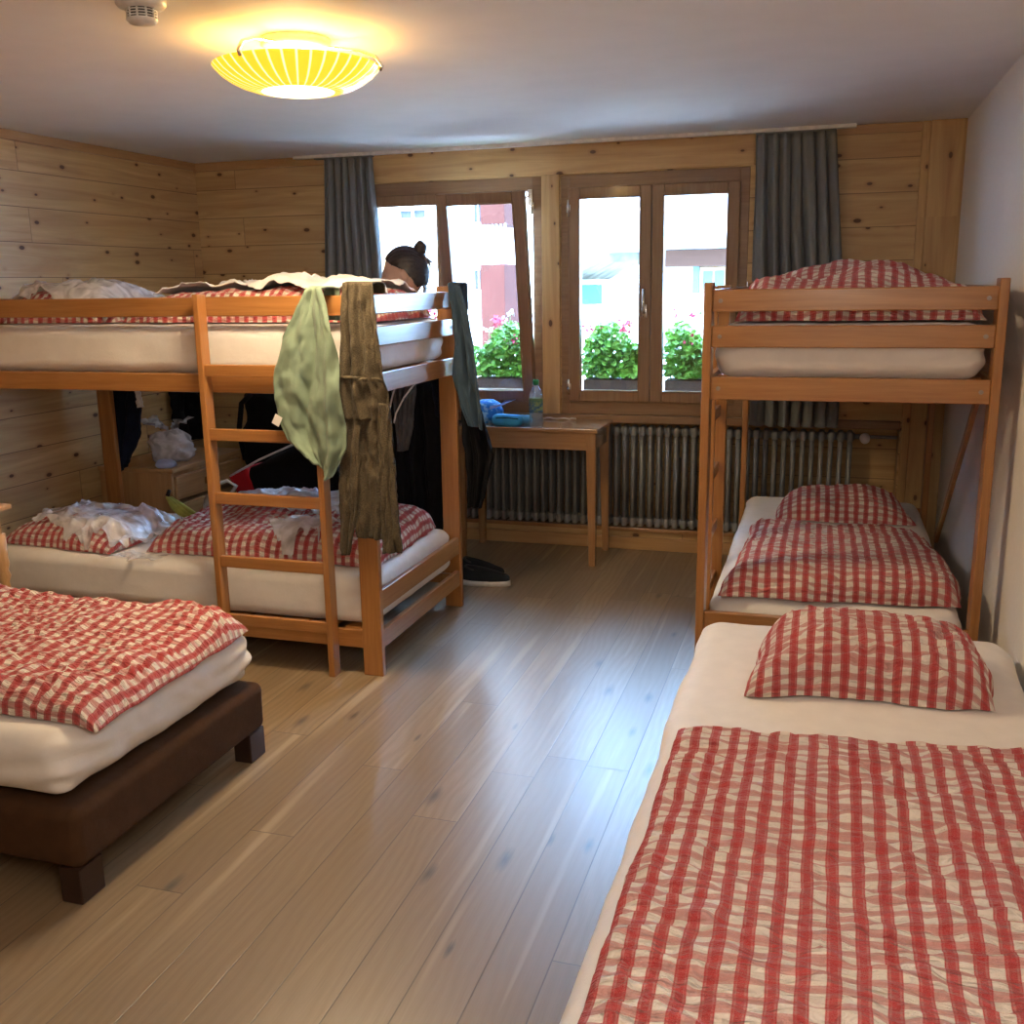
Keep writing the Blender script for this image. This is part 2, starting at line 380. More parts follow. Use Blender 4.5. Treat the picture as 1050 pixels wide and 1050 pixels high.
def rbox(name, lo, hi, r, mat, parent=None, n=14, noise=.0, seed=0, loc=None, fr=6., pleat=0.):
    lo, hi = np.array(lo, float), np.array(hi, float); h = (hi-lo)/2; c = (hi+lo)/2
    g = np.concatenate([np.linspace(0, 1, 7)]) ; V = []; F = []
    def line(hh):
        e = min(r, hh); a = hh-e
        inner = np.linspace(-a, a, max(2, n)); th = np.linspace(0, PI/4, 5)[1:]
        ext = a+e*np.tan(th)
        return np.concatenate([-ext[::-1], inner, ext])
    for ax in range(3):
        a, b = (ax+1) % 3, (ax+2) % 3
        A, B = np.meshgrid(line(h[a]), line(h[b]), indexing='ij')
        for sg in (-1, 1):
            p = np.zeros(A.shape+(3,)); p[..., ax] = sg*h[ax]; p[..., a] = A; p[..., b] = B
            i0 = len(V); V.extend(p.reshape(-1, 3)); idx = np.arange(A.size).reshape(A.shape)+i0
            f = np.stack([idx[:-1, :-1], idx[1:, :-1], idx[1:, 1:], idx[:-1, 1:]], -1).reshape(-1, 4)
            F.extend(f if sg > 0 else f[:, ::-1])
    V = np.array(V); q = np.clip(V, -(h-np.minimum(r, h)), h-np.minimum(r, h)); d = V-q; L = np.linalg.norm(d, axis=1); m = L > 1e-9
    V[m] = q[m]+d[m]/L[m, None]*np.minimum(r, h.min())
    if pleat:
        hx, hy = h[0]-r*.5, h[1]-r*.5
        dc = np.hypot(np.abs(V[:, 0])-hx, np.abs(V[:, 1])-hy)
        k_ = np.exp(-(dc/.13)**2)*np.clip(1-np.abs(V[:, 2]/h[2])**4, 0, 1)
        dv_ = np.stack([V[:, 0]/h[0], V[:, 1]/h[1], 0*V[:, 0]], 1)
        V = V+dv_*(k_*pleat*np.sin(V[:, 2]*95+dc*30*np.sign(V[:, 0])+seed))[:, None]
        e_ = np.clip((np.abs(V[:, 0])-h[0]+.03)/.03, 0, 1)+np.clip((np.abs(V[:, 1])-h[1]+.03)/.03, 0, 1)
        lowz = np.clip(-V[:, 2]/h[2], 0, 1)
        V = V+dv_*(np.clip(e_, 0, 1)*lowz*(1-lowz)*pleat*1.2*vnoise((V[:, 0]+V[:, 1])*22+V[:, 2]*30, V[:, 2]*9+3, seed+3))[:, None]
    V = V+c
    if noise:
        dn = V-c; dn /= np.linalg.norm(dn, axis=1)[:, None]
        V = V+dn*(fbm(V[:, 0]*fr+V[:, 2]*fr, V[:, 1]*fr+V[:, 2]*fr*.7, seed)*noise)[:, None]
    bm = bmesh.new(); vs = [bm.verts.new(v) for v in V]
    for f in F: bm.faces.new([vs[i] for i in f])
    bmesh.ops.remove_doubles(bm, verts=bm.verts, dist=1e-5)
    return objbm(name, bm, mat, parent, True, loc)

def hang(name, left, right, mat, ns=40, nt=70, folds=5, amp=.02, seed=1, tail=.18, back=.05, parent=None, bottom=None, thick=.005, gather=None, axis='y', phase=0., flare=1.):
    """cloth over a rail: left/right = lists of 3-D points from the top down; a short tail goes over to the back"""
    def res(P, n):
        P = np.array(P, float); d = np.r_[0, np.cumsum(np.linalg.norm(np.diff(P, axis=0), axis=1))]; t = np.linspace(0, d[-1], n)
        return np.stack([np.interp(t, d, P[:, i]) for i in range(3)], 1)
    A, B = res(left, nt), res(right, nt); s = np.linspace(0, 1, ns)
    G = A[None]*(1-s)[:, None, None]+B[None]*s[:, None, None]
    t = np.linspace(0, 1, nt)[None, :]; S = s[:, None]
    a = amp*np.minimum(1, .35+t*flare)
    ph = 2*PI*(S*folds+phase)+fbm(S*3, t*2.5, seed)*1.3
    dy = a*(np.sin(ph)+.35*np.sin(2.3*ph+1))+fbm(S*6, t*9, seed+5)*.006
    ai = 1 if axis == 'y' else 0
    sgn = -1 if axis == 'y' else 1
    G[..., ai] += sgn*(dy-dy.mean())
    if bottom is not None:
        cut = bottom(s)[:, None]
        zt = G[:, :1, 2]; G[..., 2] = zt+(G[..., 2]-zt)*cut
    if tail:
        nb = 12; tb = np.linspace(1, 0, nb, endpoint=False)
        over = np.repeat(G[:, :1], nb, 1).copy()
        drop = np.where(tb > .25, (tb-.25)/.75*tail, 0); yb = np.where(tb > .25, back, back*(tb/.25))
        over[..., 2] -= drop[None, :]; over[..., 2] += (np.sin(np.clip(tb/.25, 0, 1)*PI)*.006)[None, :]
        over[..., ai] = G[:, :1, ai]-sgn*yb[None, :]
        G = np.concatenate([over, G], 1)
    d1 = np.gradient(G, axis=0); d2 = np.gradient(G, axis=1); N = np.cross(d1, d2); N /= np.linalg.norm(N, axis=2)[..., None]+1e-9
    U = np.dstack(np.meshgrid(np.linspace(0, .4, G.shape[0]), np.linspace(0, 1, G.shape[1]), indexing='ij'))
    return closed_sheet(name, G+N*thick/2, G-N*thick/2, U, mat, parent)

# ================================================================== SETTING
XL, XR, YB, YF, ZC = -3.84, .612, 5.74, -1.4, 2.315
def struct(o): o['kind'] = 'structure'; return o
def boxes(name, lst, mat, bev=0.):
    bm = bmesh.new()
    for lo, hi in lst: box(bm, lo, hi, bev)
    return struct(objbm(name, bm, mat))
boxes('floor', [((XL-.1, YF-.1, -.1), (XR+.1, YB+.3, 0))], M['floor'])
boxes('ceiling', [((XL-.1, YF-.1, ZC), (XR+.1, YB+.3, ZC+.12))], M['ceil'])
boxes('wall_left', [((XL-.1, YF-.1, 0), (XL, YB+.3, ZC))], M['wall_y'])
boxes('wall_right', [((XR, YF-.1, 0), (XR+.1, YB+.3, ZC))], M['plaster'])
boxes('wall_front', [((XL, YF-.1, 0), (XR, YF, ZC))], M['wall_x'])
W1, W2, ZS, ZT = (-2.72, -1.588), (-1.474, -.432), .80, 2.14
NX0, NX1 = -3.45, .40
for _b in [((XL, YB, ZS), (W1[0], YB+.3, ZC)), ((W2[1], YB, ZS), (XR, YB+.3, ZC)),
    ((W1[0], YB, ZT), (W2[1], YB+.3, ZC)), ((W1[1], YB+.002, ZS), (W2[0], YB+.3, ZT)),
    ((XL, YB, 0), (XR, YB+.3, .115)), ((XL, YB, .115), (NX0, YB+.3, ZS)), ((NX1, YB, .115), (XR, YB+.3, ZS)),
    ((NX0, YB+.17, .115), (NX1, YB+.3, ZS))]: boxes('wall_back', [_b], M['wall_x'])
boxes('trim_1', [((W1[0]-.02, YB-.014, ZT+.005), (W2[1]+.02, YB, ZC))], M['beam'], .002)            # board over the windows
boxes('trim_2', [((W1[1]+.004, YB-.018, ZS), (W2[0]-.004, YB+.002, ZT+.005))], M['post'], .003)     # post between the windows
boxes('trim_3', [((.447, YB-.04, .09), (XR, YB, ZC))], M['post'], .003)
boxes('trim_4', [((.408, YB-.022, .09), (.447, YB, ZC))], M['post'], .003)
boxes('trim_5', [((XL, YB-.02, 2.262), (-2.62, YB, ZC)), ((-.1, YB-.02, 2.268), (.408, YB, ZC))], M['trimx'], .004)
boxes('trim_6', [((XL, YF, 2.268), (XL+.02, YB-.02, ZC))], M['trimy'], .004)
boxes('trim_7', [((NX0, YB-.03, .112), (NX1, YB+.17, .135))], TW['X'], .004)                           # ledge under the radiator
boxes('trim_8', [((NX0, YB-.03, .755), (NX1, YB+.02, .80))], FW['X'], .004)                            # sill board
boxes('baseboard_back', [((XL+.018, YB-.018, 0), (XR, YB, .075))], M['trimx'], .004)
boxes('baseboard_left', [((XL, YF, 0), (XL+.018, YB, .075))], M['trimy'], .004)

def framebm(x0, x1, z0, z1, w, y0, y1, bev=.004, wb=None, wt=None):
    bm = bmesh.new(); wb = wb or w; wt = wt or w
    box(bm, (x0, y0, z0), (x0+w, y1, z1), bev); box(bm, (x1-w, y0, z0), (x1, y1, z1), bev)
    box(bm, (x0+w-.001, y0+.0004, z0), (x1-w+.001, y1-.0004, z0+wb), bev); box(bm, (x0+w-.001, y0+.0004, z1-wt), (x1-w+.001, y1-.0004, z1), bev)
    return bm
def window(name, x0, x1, tilt):
    root = empty(name, ((x0+x1)/2, YB+.03, ZS)); root['kind'] = 'structure'
    bx = lambda X: X-(x0+x1)/2
    z0, z1 = .0, ZT-ZS
    objbm('window_frame', framebm(bx(x0), bx(x1), z0, z1, .052, -.03, .06, .003, .085, .078), FW['X'], root)
    mid = 0.0; sw = .052
    for k, (a, b) in enumerate(((bx(x0)+.047, mid-.001), (mid+.001, bx(x1)-.047))):
        h = z1-.075-.07
        s = objbm('sash', framebm(a, b, 0, h, .067 if True else sw, -.05, .012, .006, .064, .062), FW['Z'], root, loc=(0, 0, .075))
        # slim centre: the two meeting stiles
        bm = bmesh.new(); box(bm, (a+.06, -.016, .058), (b-.06, -.010, h-.056)); objbm('pane', bm, M['glass'], s)
        bm = bmesh.new(); box(bm, (a+.058, -.056, .058), (b-.058, -.046, .066), .002); box(bm, (a+.058, -.056, h-.064), (b-.058, -.046, h-.056), .002)
        box(bm, (a+.058, -.056, .06), (a+.067, -.046, h-.06), .002); box(bm, (b-.067, -.056, .06), (b-.058, -.046, h-.06), .002)
        objbm('glazing_bead', bm, FW['Z'], s)
        if tilt and k == 1: s.rotation_euler = (math.radians(9.3), 0, 0)
        if (k == 1 and tilt) or (k == 0 and not tilt):
            hx = (b-.032) if k == 0 else (a+.03)
            bm = bmesh.new(); box(bm, (hx-.013, -.058, h*.40), (hx+.013, -.05, h*.40+.075), .004)
            tube(bm, [(hx, -.05, h*.40+.03), (hx, -.085, h*.40+.03), (hx, -.092, h*.40+.04), (hx, -.092, h*.40+.16 if not tilt else h*.40+.035)], .009, 10)
            if tilt: tube(bm, [(hx, -.09, h*.40+.03), (hx+.1, -.092, h*.40+.032)], .009, 10)
            objbm('handle', bm, M['chrome'], s, True)
    hxs = ((bx(x0)+.05, .16), (bx(x0)+.05, 1.16)) if not tilt else ((bx(x1)-.05, .16), (bx(x1)-.05, 1.18))
    for hx, hz in hxs:
        bm = bmesh.new(); tube(bm, [(hx, -.06, hz-.045), (hx, -.06, hz+.045)], .008, 10); box(bm, (hx-.012, -.056, hz-.02), (hx+.012, -.03, hz+.02), .002)
        objbm('hinge', bm, M['chrome'], root, True)
    if tilt:
        bm = bmesh.new(); hx = bx(x1)-.058
        tube(bm, [(hx, -.03, 1.24), (hx-.01, -.1, 1.225), (hx-.012, -.2, 1.19)], .006, 8); box(bm, (hx-.012, -.07, 1.18), (hx+.014, -.03, 1.27), .003)
        objbm('tilt_stay', bm, M['chrome'], root)
    boxo('outer_sill', (bx(x0), .06, -.03), (bx(x1), .36, .02), M['sill'], root)
window('window_1', *W1, True)
window('window_2', *W2, False)

# ================================================================== BUNK BEDS
BL, BWD = 2.03, .965
def make_bunk(label):
    r = empty('bunk_bed', label=label, cat='bed', group='wooden bunk beds')
    pw, pt = .086, .03
    for x in (-BL, -pw):
        for y in (0, BWD-pt):
            boxo('post', (x, y, 0), (x+pw, y+pt, 1.545), BW['Z'], r, .004)
    iy0, iy1 = .003, BWD-.003
    for y0, y1 in ((.002, .026), (BWD-.026, BWD-.002)):
        for z0, z1 in ((1.143, 1.218), (.115, .19)):
            boxo('side_rail', (-BL+pw, y0, z0), (-pw, y1, z1), BW['X'], r, .004)
        boxo('guard_rail', (-BL+pw, y0, 1.443), (-pw, y1, 1.519), BW['X'], r, .004)
    for x0, x1 in ((-.030, -.006), (-BL+.006, -BL+.030)):
        for z0, z1 in ((1.445, 1.52), (1.322, 1.397), (1.14, 1.22), (.272, .355), (.112, .188)):
            boxo('end_rail', (x0, pt, z0), (x1, BWD-pt, z1), BW['Y'], r, .004)
    for z in (1.165, .148):
        bm = bmesh.new()
        for k in range(14): box(bm, (-BL+.06+k*.138, .03, z+.024), (-BL+.06+k*.138+.075, BWD-.03, z+.042), .002, 1)
        for y in (.027, BWD-.052): box(bm, (-BL+.05, y, z-.012), (-.05, y+.025, z+.0235), .002, 1)
        objbm('slat_base', bm, BW['Y'], r)
    for y in (pt+.028, BWD-pt-.028):
        for z in (1.482, 1.36, 1.18):
            bm = bmesh.new(); lathe(bm, [(0, .0), (.0075, .0), (.0075, .003), (.004, .0034), (.0035, .001), (0, .001)], 16)
            bmesh.ops.rotate(bm, verts=bm.verts, cent=(0, 0, 0), matrix=Matrix.Rotation(PI/2, 3, 'Y')); bmesh.ops.translate(bm, verts=bm.verts, vec=(-.0065, y, z))
            objbm('bolt', bm, M['bolt'], r)
    lad = empty('ladder'); lad.parent = r
    for x in (-.715, -.216):
        boxo('stile', (x, -.058, 0), (x+.026, -.001, 1.53), BW['Z'], lad, .004)
    for z in (.205, .455, .72, .98, 1.235):
        boxo('rung', (-.6895, -.05, z-.024), (-.2155, -.028, z+.024), BW['X'], lad, .004)
    bm = bmesh.new(); bar(bm, (-.50, BWD-.004+.010, 1.14), (-1.52, BWD+.006, .31), .040, .018, .003, (0, 1, 0)); 
    objbm('brace', bm, BW['X'], r)
    return r
def copy_tree(o, parent=None):
    c = o.copy(); COL.objects.link(c)
    if parent: c.parent = parent
    for ch in [x for x in bpy.data.objects if x.parent == o]: copy_tree(ch, c)
    return c
bunk = make_bunk('wooden bunk bed along the timber wall with towels and trousers hung on its rails')
bunk.location = (-1.652, 3.503, 0)
bunk2 = copy_tree(bunk); bunk2.location = (-.415, 3.595, 0); bunk2.rotation_euler = (0, 0, -PI/2)
for _o in list(bpy.data.objects):
    if _o.parent == bunk2 and _o.name.startswith('ladder'): _o.location = (-.325, 0, 0)
    if _o.parent == bunk and _o.name.startswith('brace'): bpy.data.objects.remove(_o)
bunk2['label'] = 'wooden bunk bed against the white wall below the right-hand curtain'

def mattress(lo, hi, label, r=.06, seed=0, noise=.004):
    o = rbox('mattress', lo, hi, r, M['sheet'], None, 44, noise, seed, fr=5., pleat=.004)
    return tag(o, label, 'mattress', 'mattresses in white fitted sheets')
X0 = -1.652-BL
MZ = .197; MU = 1.214
mattress((X0+.04, 3.541, MZ), (-1.692, 4.424, .405), 'mattress in a white sheet on the lower bunk beside the ladder', .05, 1)
mattress((X0+.04, 3.541, MU), (-1.692, 4.424, 1.405), 'mattress in a white sheet on the upper bunk behind the green towel', .05, 2)
mattress((-.375, 3.64, MZ), (.505, 5.57, .40), 'mattress in a white sheet on the lower bunk by the white wall', .06, 3)
mattress((-.375, 3.64, MU), (.505, 5.57, 1.40), 'mattress in a white sheet on the upper bunk near the right curtain', .06, 4)

# ================================================================== SINGLE BEDS IN FRONT
def box_bed(lo, hi, label):
    c = ((lo[0]+hi[0])/2, (lo[1]+hi[1])/2)
    r = empty('box_bed', (*c, 0), label=label, cat='bed', group='brown upholstered single beds')
    a = (lo[0]-c[0], lo[1]-c[1]); b = (hi[0]-c[0], hi[1]-c[1])
    rbox('bed_base', (a[0], a[1], .098), (b[0], b[1], .262), .03, M['brown'], r, 12, .0015, 3)
    for x in (a[0]+.01, b[0]-.075):
        for y in (a[1]+.005, b[1]-.095): boxo('leg', (x, y, 0), (x+.065, y+.09, .1), M['darkwood'], r, .004)
    return r
box_bed((-3.72, 1.865), (-1.752, 2.78), 'brown upholstered single bed at the left edge of the room')
box_bed((-.36, 1.22), (.58, 3.24), 'brown upholstered single bed under the nearest white mattress')
tag(rbox('mattress', (-3.71, 1.875, .2745), (-1.775, 2.765, .455), .07, M['sheet'], None, 60, .012, 8, fr=5., pleat=.006), 'mattress in a white sheet on the brown bed base at left', 'mattress', 'mattresses in white fitted sheets')
tag(rbox('mattress', (-.355, 1.20, .268), (.592, 3.27, .455), .075, M['sheet'], None, 60, .010, 9, fr=4., pleat=.004), 'nearest mattress in a white sheet, front right below the checked duvet', 'mattress', 'mattresses in white fitted sheets')

DG, PG = 'red checked duvets', 'red checked pillows'
# nearest duvet (front right)
o = pad('duvet', [(-.305, 1.13), (.575, 1.10), (.575, 2.44), (-.30, 2.315)], .460, .026, M['ging'], 170, 230, 14, .012, 3.2, .0052, 3, .010, crest=.009)
tag(o, 'red and white checked duvet spread flat on the nearest bed, front right', 'duvet', DG)
o = pad('pillow', [(-.15, 2.60), (.475, 2.66), (.455, 3.06), (-.13, 3.07)], .460, .145, M['gingp'], 110, 90, 4.2, .014, 5, .0058, 11, .018, crest=.016)
tag(o, 'large red checked pillow on the nearest bed, closest pillow on the right', 'pillow', PG)
# left front duvet
def zl(x, y):
    d = np.maximum(0, x+1.80)
    return .460+.0*x-d*.30
o = pad('duvet', [(-3.5, 1.965), (-1.745, 1.965), (-1.775, 2.74), (-3.5, 2.74)], lambda x, y: zl(x, y)+.035*np.clip((-2.55-x)/1., 0, 1), .075, M['ging'], 220, 120, 12, .018, 3.0, .0048, 5, .012, crest=.018)
tag(o, 'puffy red checked duvet on the brown bed at left', 'duvet', DG)
# right bunk
o = pad('duvet', [(-.335, 3.625), (.505, 3.70), (.45, 4.74), (-.285, 4.74)], .408, .115, M['ging'], 110, 120, 8, .012, 5, .004, 6, .02, crest=.012, bulge=lambda u, v: 1.1-.55*v)
tag(o, 'red checked duvet folded up on the lower bunk by the white wall', 'duvet', DG)
o = pad('pillow', [(-.20, 4.93), (.435, 4.96), (.38, 5.40), (-.16, 5.40)], .406, .115, M['gingp'], 90, 70, 3.8, .010, 5, .003, 7, .015, crest=.008)
tag(o, 'red checked pillow on the lower bunk below the grey radiator', 'pillow', PG)
o = pad('duvet', [(-.345, 3.70), (.475, 3.72), (.50, 5.0), (-.30, 5.0)], 1.407, .185, M['ging'], 110, 120, 5.5, .030, 3.5, .003, 9, .03, crest=.02,
        bulge=lambda u, v: .80+.24*np.exp(-((u-.44)/.28)**2-((v-.6)/.35)**2)+.09*np.sin(u*11+1))
tag(o, 'crumpled red checked duvet heaped on the upper bunk in front of the right curtain', 'duvet', DG)
# left bunk, lower
o = pad('duvet', [(-2.86, 3.655), (-1.745, 3.645), (-1.745, 4.38), (-2.90, 4.30)], .41, .135, M['ging'], 160, 100, 8, .016, 4.5, .0032, 12, .02, crest=.014, bulge=lambda u, v: .80+.25*v+.18*np.clip((u-.8)/.2, 0, 1)*v)
tag(o, 'red checked duvet on the lower bunk behind the ladder', 'duvet', DG); dl = o_h[o.name]
o = pad('pillow', [(-3.63, 3.63), (-2.98, 3.575), (-2.98, 4.10), (-3.64, 4.12)], .41, .115, M['gingp'], 80, 70, 2.6, .010, 5, .003, 13, .015, crest=.008)
tag(o, 'red checked pillow half under clear plastic on the lower bunk at left', 'pillow', PG); pl = o_h[o.name]
# left bunk, upper
o = pad('duvet', [(-2.92, 3.74), (-1.71, 3.66), (-1.71, 4.36), (-2.92, 4.36)], 1.41, .120, M['ging'], 120, 90, 6, .016, 4, .003, 14, .02, crest=.014)
tag(o, 'red checked duvet on the upper bunk under a white sheet', 'duvet', DG); du = o_h[o.name]
o = pad('pillow', [(-3.62, 3.74), (-3.04, 3.74), (-2.98, 4.30), (-3.64, 4.30)], 1.41, .16, M['gingp'], 80, 70, 2.6, .010, 5, .003, 15, .015, crest=.008)
tag(o, 'red checked pillow on the upper bunk next to the left timber wall', 'pillow', PG); pu = o_h[o.name]

def film_sheet(name, quad, under, base, mat, nx, ny, amp, fr, seed, label, cat, lift=.012, thick=.0015, k=6, group=None):
    s, t = np.linspace(0, 1, nx), np.linspace(0, 1, ny); U, V = np.meshgrid(s, t, indexing='ij'); c = [np.array(q, float) for q in quad]
    XY = c[0]*((1-U)*(1-V))[..., None]+c[1]*(U*(1-V))[..., None]+c[2]*(U*V)[..., None]+c[3]*((1-U)*V)[..., None]
    XY[..., 0] += fbm(V*4, U*2, seed+3)*.04*(np.abs(U-.5)*2)**2; XY[..., 1] += fbm(U*5, V*2, seed+4)*.04*(np.abs(V-.5)*2)**2
    z = np.full(U.shape, base)
    for f in under: z = np.maximum(z, f(XY[..., 0], XY[..., 1]))
    for _ in range(3):
        zz = z.copy(); zz[1:-1, 1:-1] = (z[:-2, 1:-1]+z[2:, 1:-1]+z[1:-1, :-2]+z[1:-1, 2:])/4; z = np.maximum(z, zz)
    r = np.clip(ridge(XY[..., 0]*fr+fbm(XY[..., 0]*6, XY[..., 1]*6, seed+1)*.8, XY[..., 1]*fr*.8, seed, 2)+.2, 0, 2.2)
    top = np.dstack([XY, z+lift+r*amp]); bot = top-np.array([0, 0, thick])
    return tag(closed_sheet(name, top, bot, np.dstack([U, V]), mat), label, cat, group)
film_sheet('plastic_wrap', [(-3.45, 3.66), (-2.92, 3.56), (-2.88, 4.08), (-3.50, 4.14)], [pl, dl], .412, M['film'], 110, 110, .030, 2.6, 31, 'crumpled clear plastic wrap over the pillow on the lower bunk', 'plastic wrap')
film_sheet('plastic_wrap', [(-2.62, 3.98), (-2.02, 3.92), (-1.98, 4.37), (-2.72, 4.28)], [dl], .412, M['bagp'], 90, 70, .026, 2.8, 33, 'white plastic wrap lying on the lower bunk duvet behind the ladder', 'plastic wrap')
film_sheet('plastic_wrap', [(-2.25, 3.69), (-1.98, 3.68), (-1.96, 3.86), (-2.2, 3.86)], [dl], .412, M['bagp'], 60, 60, .022, 3.4, 34, 'small white plastic wrap on the lower bunk duvet beside the right ladder stile', 'plastic wrap', .022)
film_sheet('plastic_wrap', [(-3.59, 3.78), (-2.98, 3.76), (-2.96, 4.34), (-3.59, 4.36)], [pu], 1.412, M['bagp'], 90, 80, .028, 2.4, 35, 'whitish plastic wrap over the pillow on the upper bunk', 'plastic wrap')
film_sheet('sheet', [(-2.80, 3.82), (-1.80, 3.76), (-1.80, 4.38), (-2.86, 4.38)], [du], 1.412, M['white'], 110, 80, .026, 2.0, 36, 'white sheet bunched on top of the upper bunk duvet', 'sheet', .016, .004)
film_sheet('light_patch', [(-2.97, 3.555), (-2.74, 3.55), (-2.72, 3.63), (-2.92, 3.66)], [], .408, M['film'], 30, 20, .002, 5, 37, 'pale film standing in for a patch of daylight on the front edge of the lower bunk mattress', 'light patch', .004)  # thin film added to stand in for a patch of daylight on the sheet

# ================================================================== THINGS HANGING ON THE LEFT BUNK
P_ = lambda pts, y: [at(px, py, y=y) for px, py in pts]
yt = 3.41
hang_o = hang('towel', P_([(313, 296), (300, 330), (291, 350), (282, 385), (284, 420), (289, 445), (297, 466), (318, 486)], yt), P_([(329, 296), (338, 330), (343, 352), (347, 385), (350, 420), (353, 447), (353, 465), (340, 494)], yt),
     M['green'], 60, 80, 1.6, .020, 4, .12, .145, bottom=lambda s: 1-.06*np.abs(s-.78)*2, thick=.007, flare=1.3)
tag(hang_o, 'pale green towel draped over the upper bunk rail beside the ladder', 'towel')
bm = bmesh.new(); q = at(284, 431, y=3.395); box(bm, (q[0]-.016, q[1], q[2]-.02), (q[0]+.016, q[1]+.002, q[2]+.02)); bmesh.ops.rotate(bm, verts=bm.verts, cent=q, matrix=Matrix.Rotation(.5, 3, 'Y'))
objbm('care_label', bm, M['sheet'], hang_o)
yp = 3.462
def trouser(): 
    root = empty('trousers', at(372, 294, y=yp), label='brown heathered trousers hung over the near post of the left bunk', cat='trousers')
    o1 = hang('waist_and_seat', P_([(350, 291), (349, 340), (350, 400), (352, 430)], yp-.012), P_([(383, 291), (388, 340), (394, 390), (400, 432)], yp-.012), M['heath'], 50, 60, 3.2, .014, 21, .035, .11, thick=.006)
    o2 = hang('leg', P_([(350, 412), (349, 470), (349, 530), (351, 569)], yp-.006), P_([(370, 412), (369, 470), (366, 530), (358, 569)], yp-.006), M['heath'], 26, 60, 1.2, .013, 22, 0, thick=.012, flare=.2)
    o3 = hang('leg', P_([(386, 412), (389, 470), (392, 530), (394, 567)], yp-.006), P_([(399, 415), (404, 470), (409, 530), (412, 567)], yp-.006), M['heath'], 26, 60, 1.1, .012, 23, 0, thick=.012, flare=.2)
    o4 = hang('seat_panel', P_([(362, 412), (363, 470), (365, 520), (366, 551)], yp), P_([(393, 412), (393, 470), (392, 520), (391, 554)], yp), M['heath'], 36, 60, 1.6, .014, 24, 0, thick=.006, flare=.2)
    o5 = hang('waistband', P_([(350, 385), (350, 388)], yp-.026), P_([(394, 389), (394, 392)], yp-.026), M['heath'], 36, 4, 3.2, .012, 21, 0, thick=.005, flare=0)
    bpy.context.view_layer.update()
    for o in (o1, o2, o3, o4, o5): o.parent = root; o.matrix_parent_inverse = root.matrix_world.inverted()
trouser()
yd = 4.36
o = hang('towel', P_([(459, 291), (463, 318), (465, 350), (464, 385), (472, 412), (480, 436)], yd), P_([(470, 291), (480, 318), (486, 350), (491, 390), (494, 420), (495, 441)], yd), M['towel'], 44, 70, 1.3, .022, 41, .12, .12, thick=.006)
tag(o, 'dark slate-blue towel hung over the far corner of the left bunk beside the window', 'towel')
# dark clothing below the upper bunk
o = hang('hanging_trousers', P_([(470, 385), (477, 470), (480, 520)], 4.51), P_([(482, 385), (507, 466), (494, 520)], 4.51), M['black'], 30, 40, 2.4, .02, 43, 0, thick=.008)
tag(o, 'black trousers hanging behind the far post of the left bunk', 'trousers')
def jacket(name, l, r, y, mat, label, cat, seed, cords=None, trims=None):
    root = empty(name, at(*l[0], y=y), label=label, cat=cat)
    bpy.context.view_layer.update()
    b = hang('body', P_(l, y), P_(r, y), mat, 40, 60, 3., .025, seed, 0, thick=.012)
    ch = [b]
    for c in (cords or []):
        bm = bmesh.new(); tube(bm, [at(px, py, y=y-.04-.006*i) for i, (px, py) in enumerate(c)], .0045, 6); ch.append(objbm('drawstring', bm, M['white'], None, True))
    for c in (trims or []):
        ch.append(hang('trim_band', P_([c[0], c[1]], y-.03), P_([c[2], c[3]], y-.03), M['white'], 8, 16, 1., .004, seed+2, 0, thick=.004))
    for o in ch: o.parent = root; o.matrix_parent_inverse = root.matrix_world.inverted()
    return root
_l, _r = [at(174, 396, x=-3.775), at(180, 430, x=-3.775), at(190, 452, x=-3.775)], [at(217, 402, x=-3.775), at(217, 430, x=-3.775), at(214, 448, x=-3.775)]
tag(hang('hanging_jacket', _l, _r, M['black'], 30, 40, 2.2, .022, 57, 0, thick=.012, axis='x'), 'black jacket hanging on the left timber wall behind the plastic bag', 'jacket')
jacket('hanging_jacket', [(398, 388), (402, 440), (405, 500), (408, 545)], [(446, 388), (452, 440), (455, 500), (452, 545)], 4.62, M['black'], 'black jacket hanging under the upper bunk behind the brown trousers', 'jacket', 51)
jacket('hanging_hoodie', [(402, 386), (403, 410), (408, 440), (410, 462)], [(428, 386), (424, 410), (420, 440), (416, 462)], 4.54, M['grey'], 'grey hooded top with pale drawstrings hanging under the upper bunk', 'hooded top', 52,
       cords=[[(407, 390), (401, 412), (397, 432), (398, 440)], [(428, 390), (414, 408), (406, 424), (404, 434)]])
jacket('hanging_shirt', [(443, 370), (446, 408), (449, 425)], [(461, 370), (461, 415), (461, 443)], 4.497, M['navy'], 'dark navy shirt hanging under the upper bunk next to the far post', 'shirt', 53)
jacket('hanging_shirt', [(106, 376), (112, 430), (114, 468), (116, 489)], [(144, 376), (143, 425), (141, 444), (128, 478)], 4.51, M['navy'], 'navy top with white trim hanging from the left end of the upper bunk', 'shirt', 54,
       trims=[[(105, 398), (108, 416), (110, 398), (114, 418)], [(138, 398), (141, 418), (143, 398), (147, 417)]])

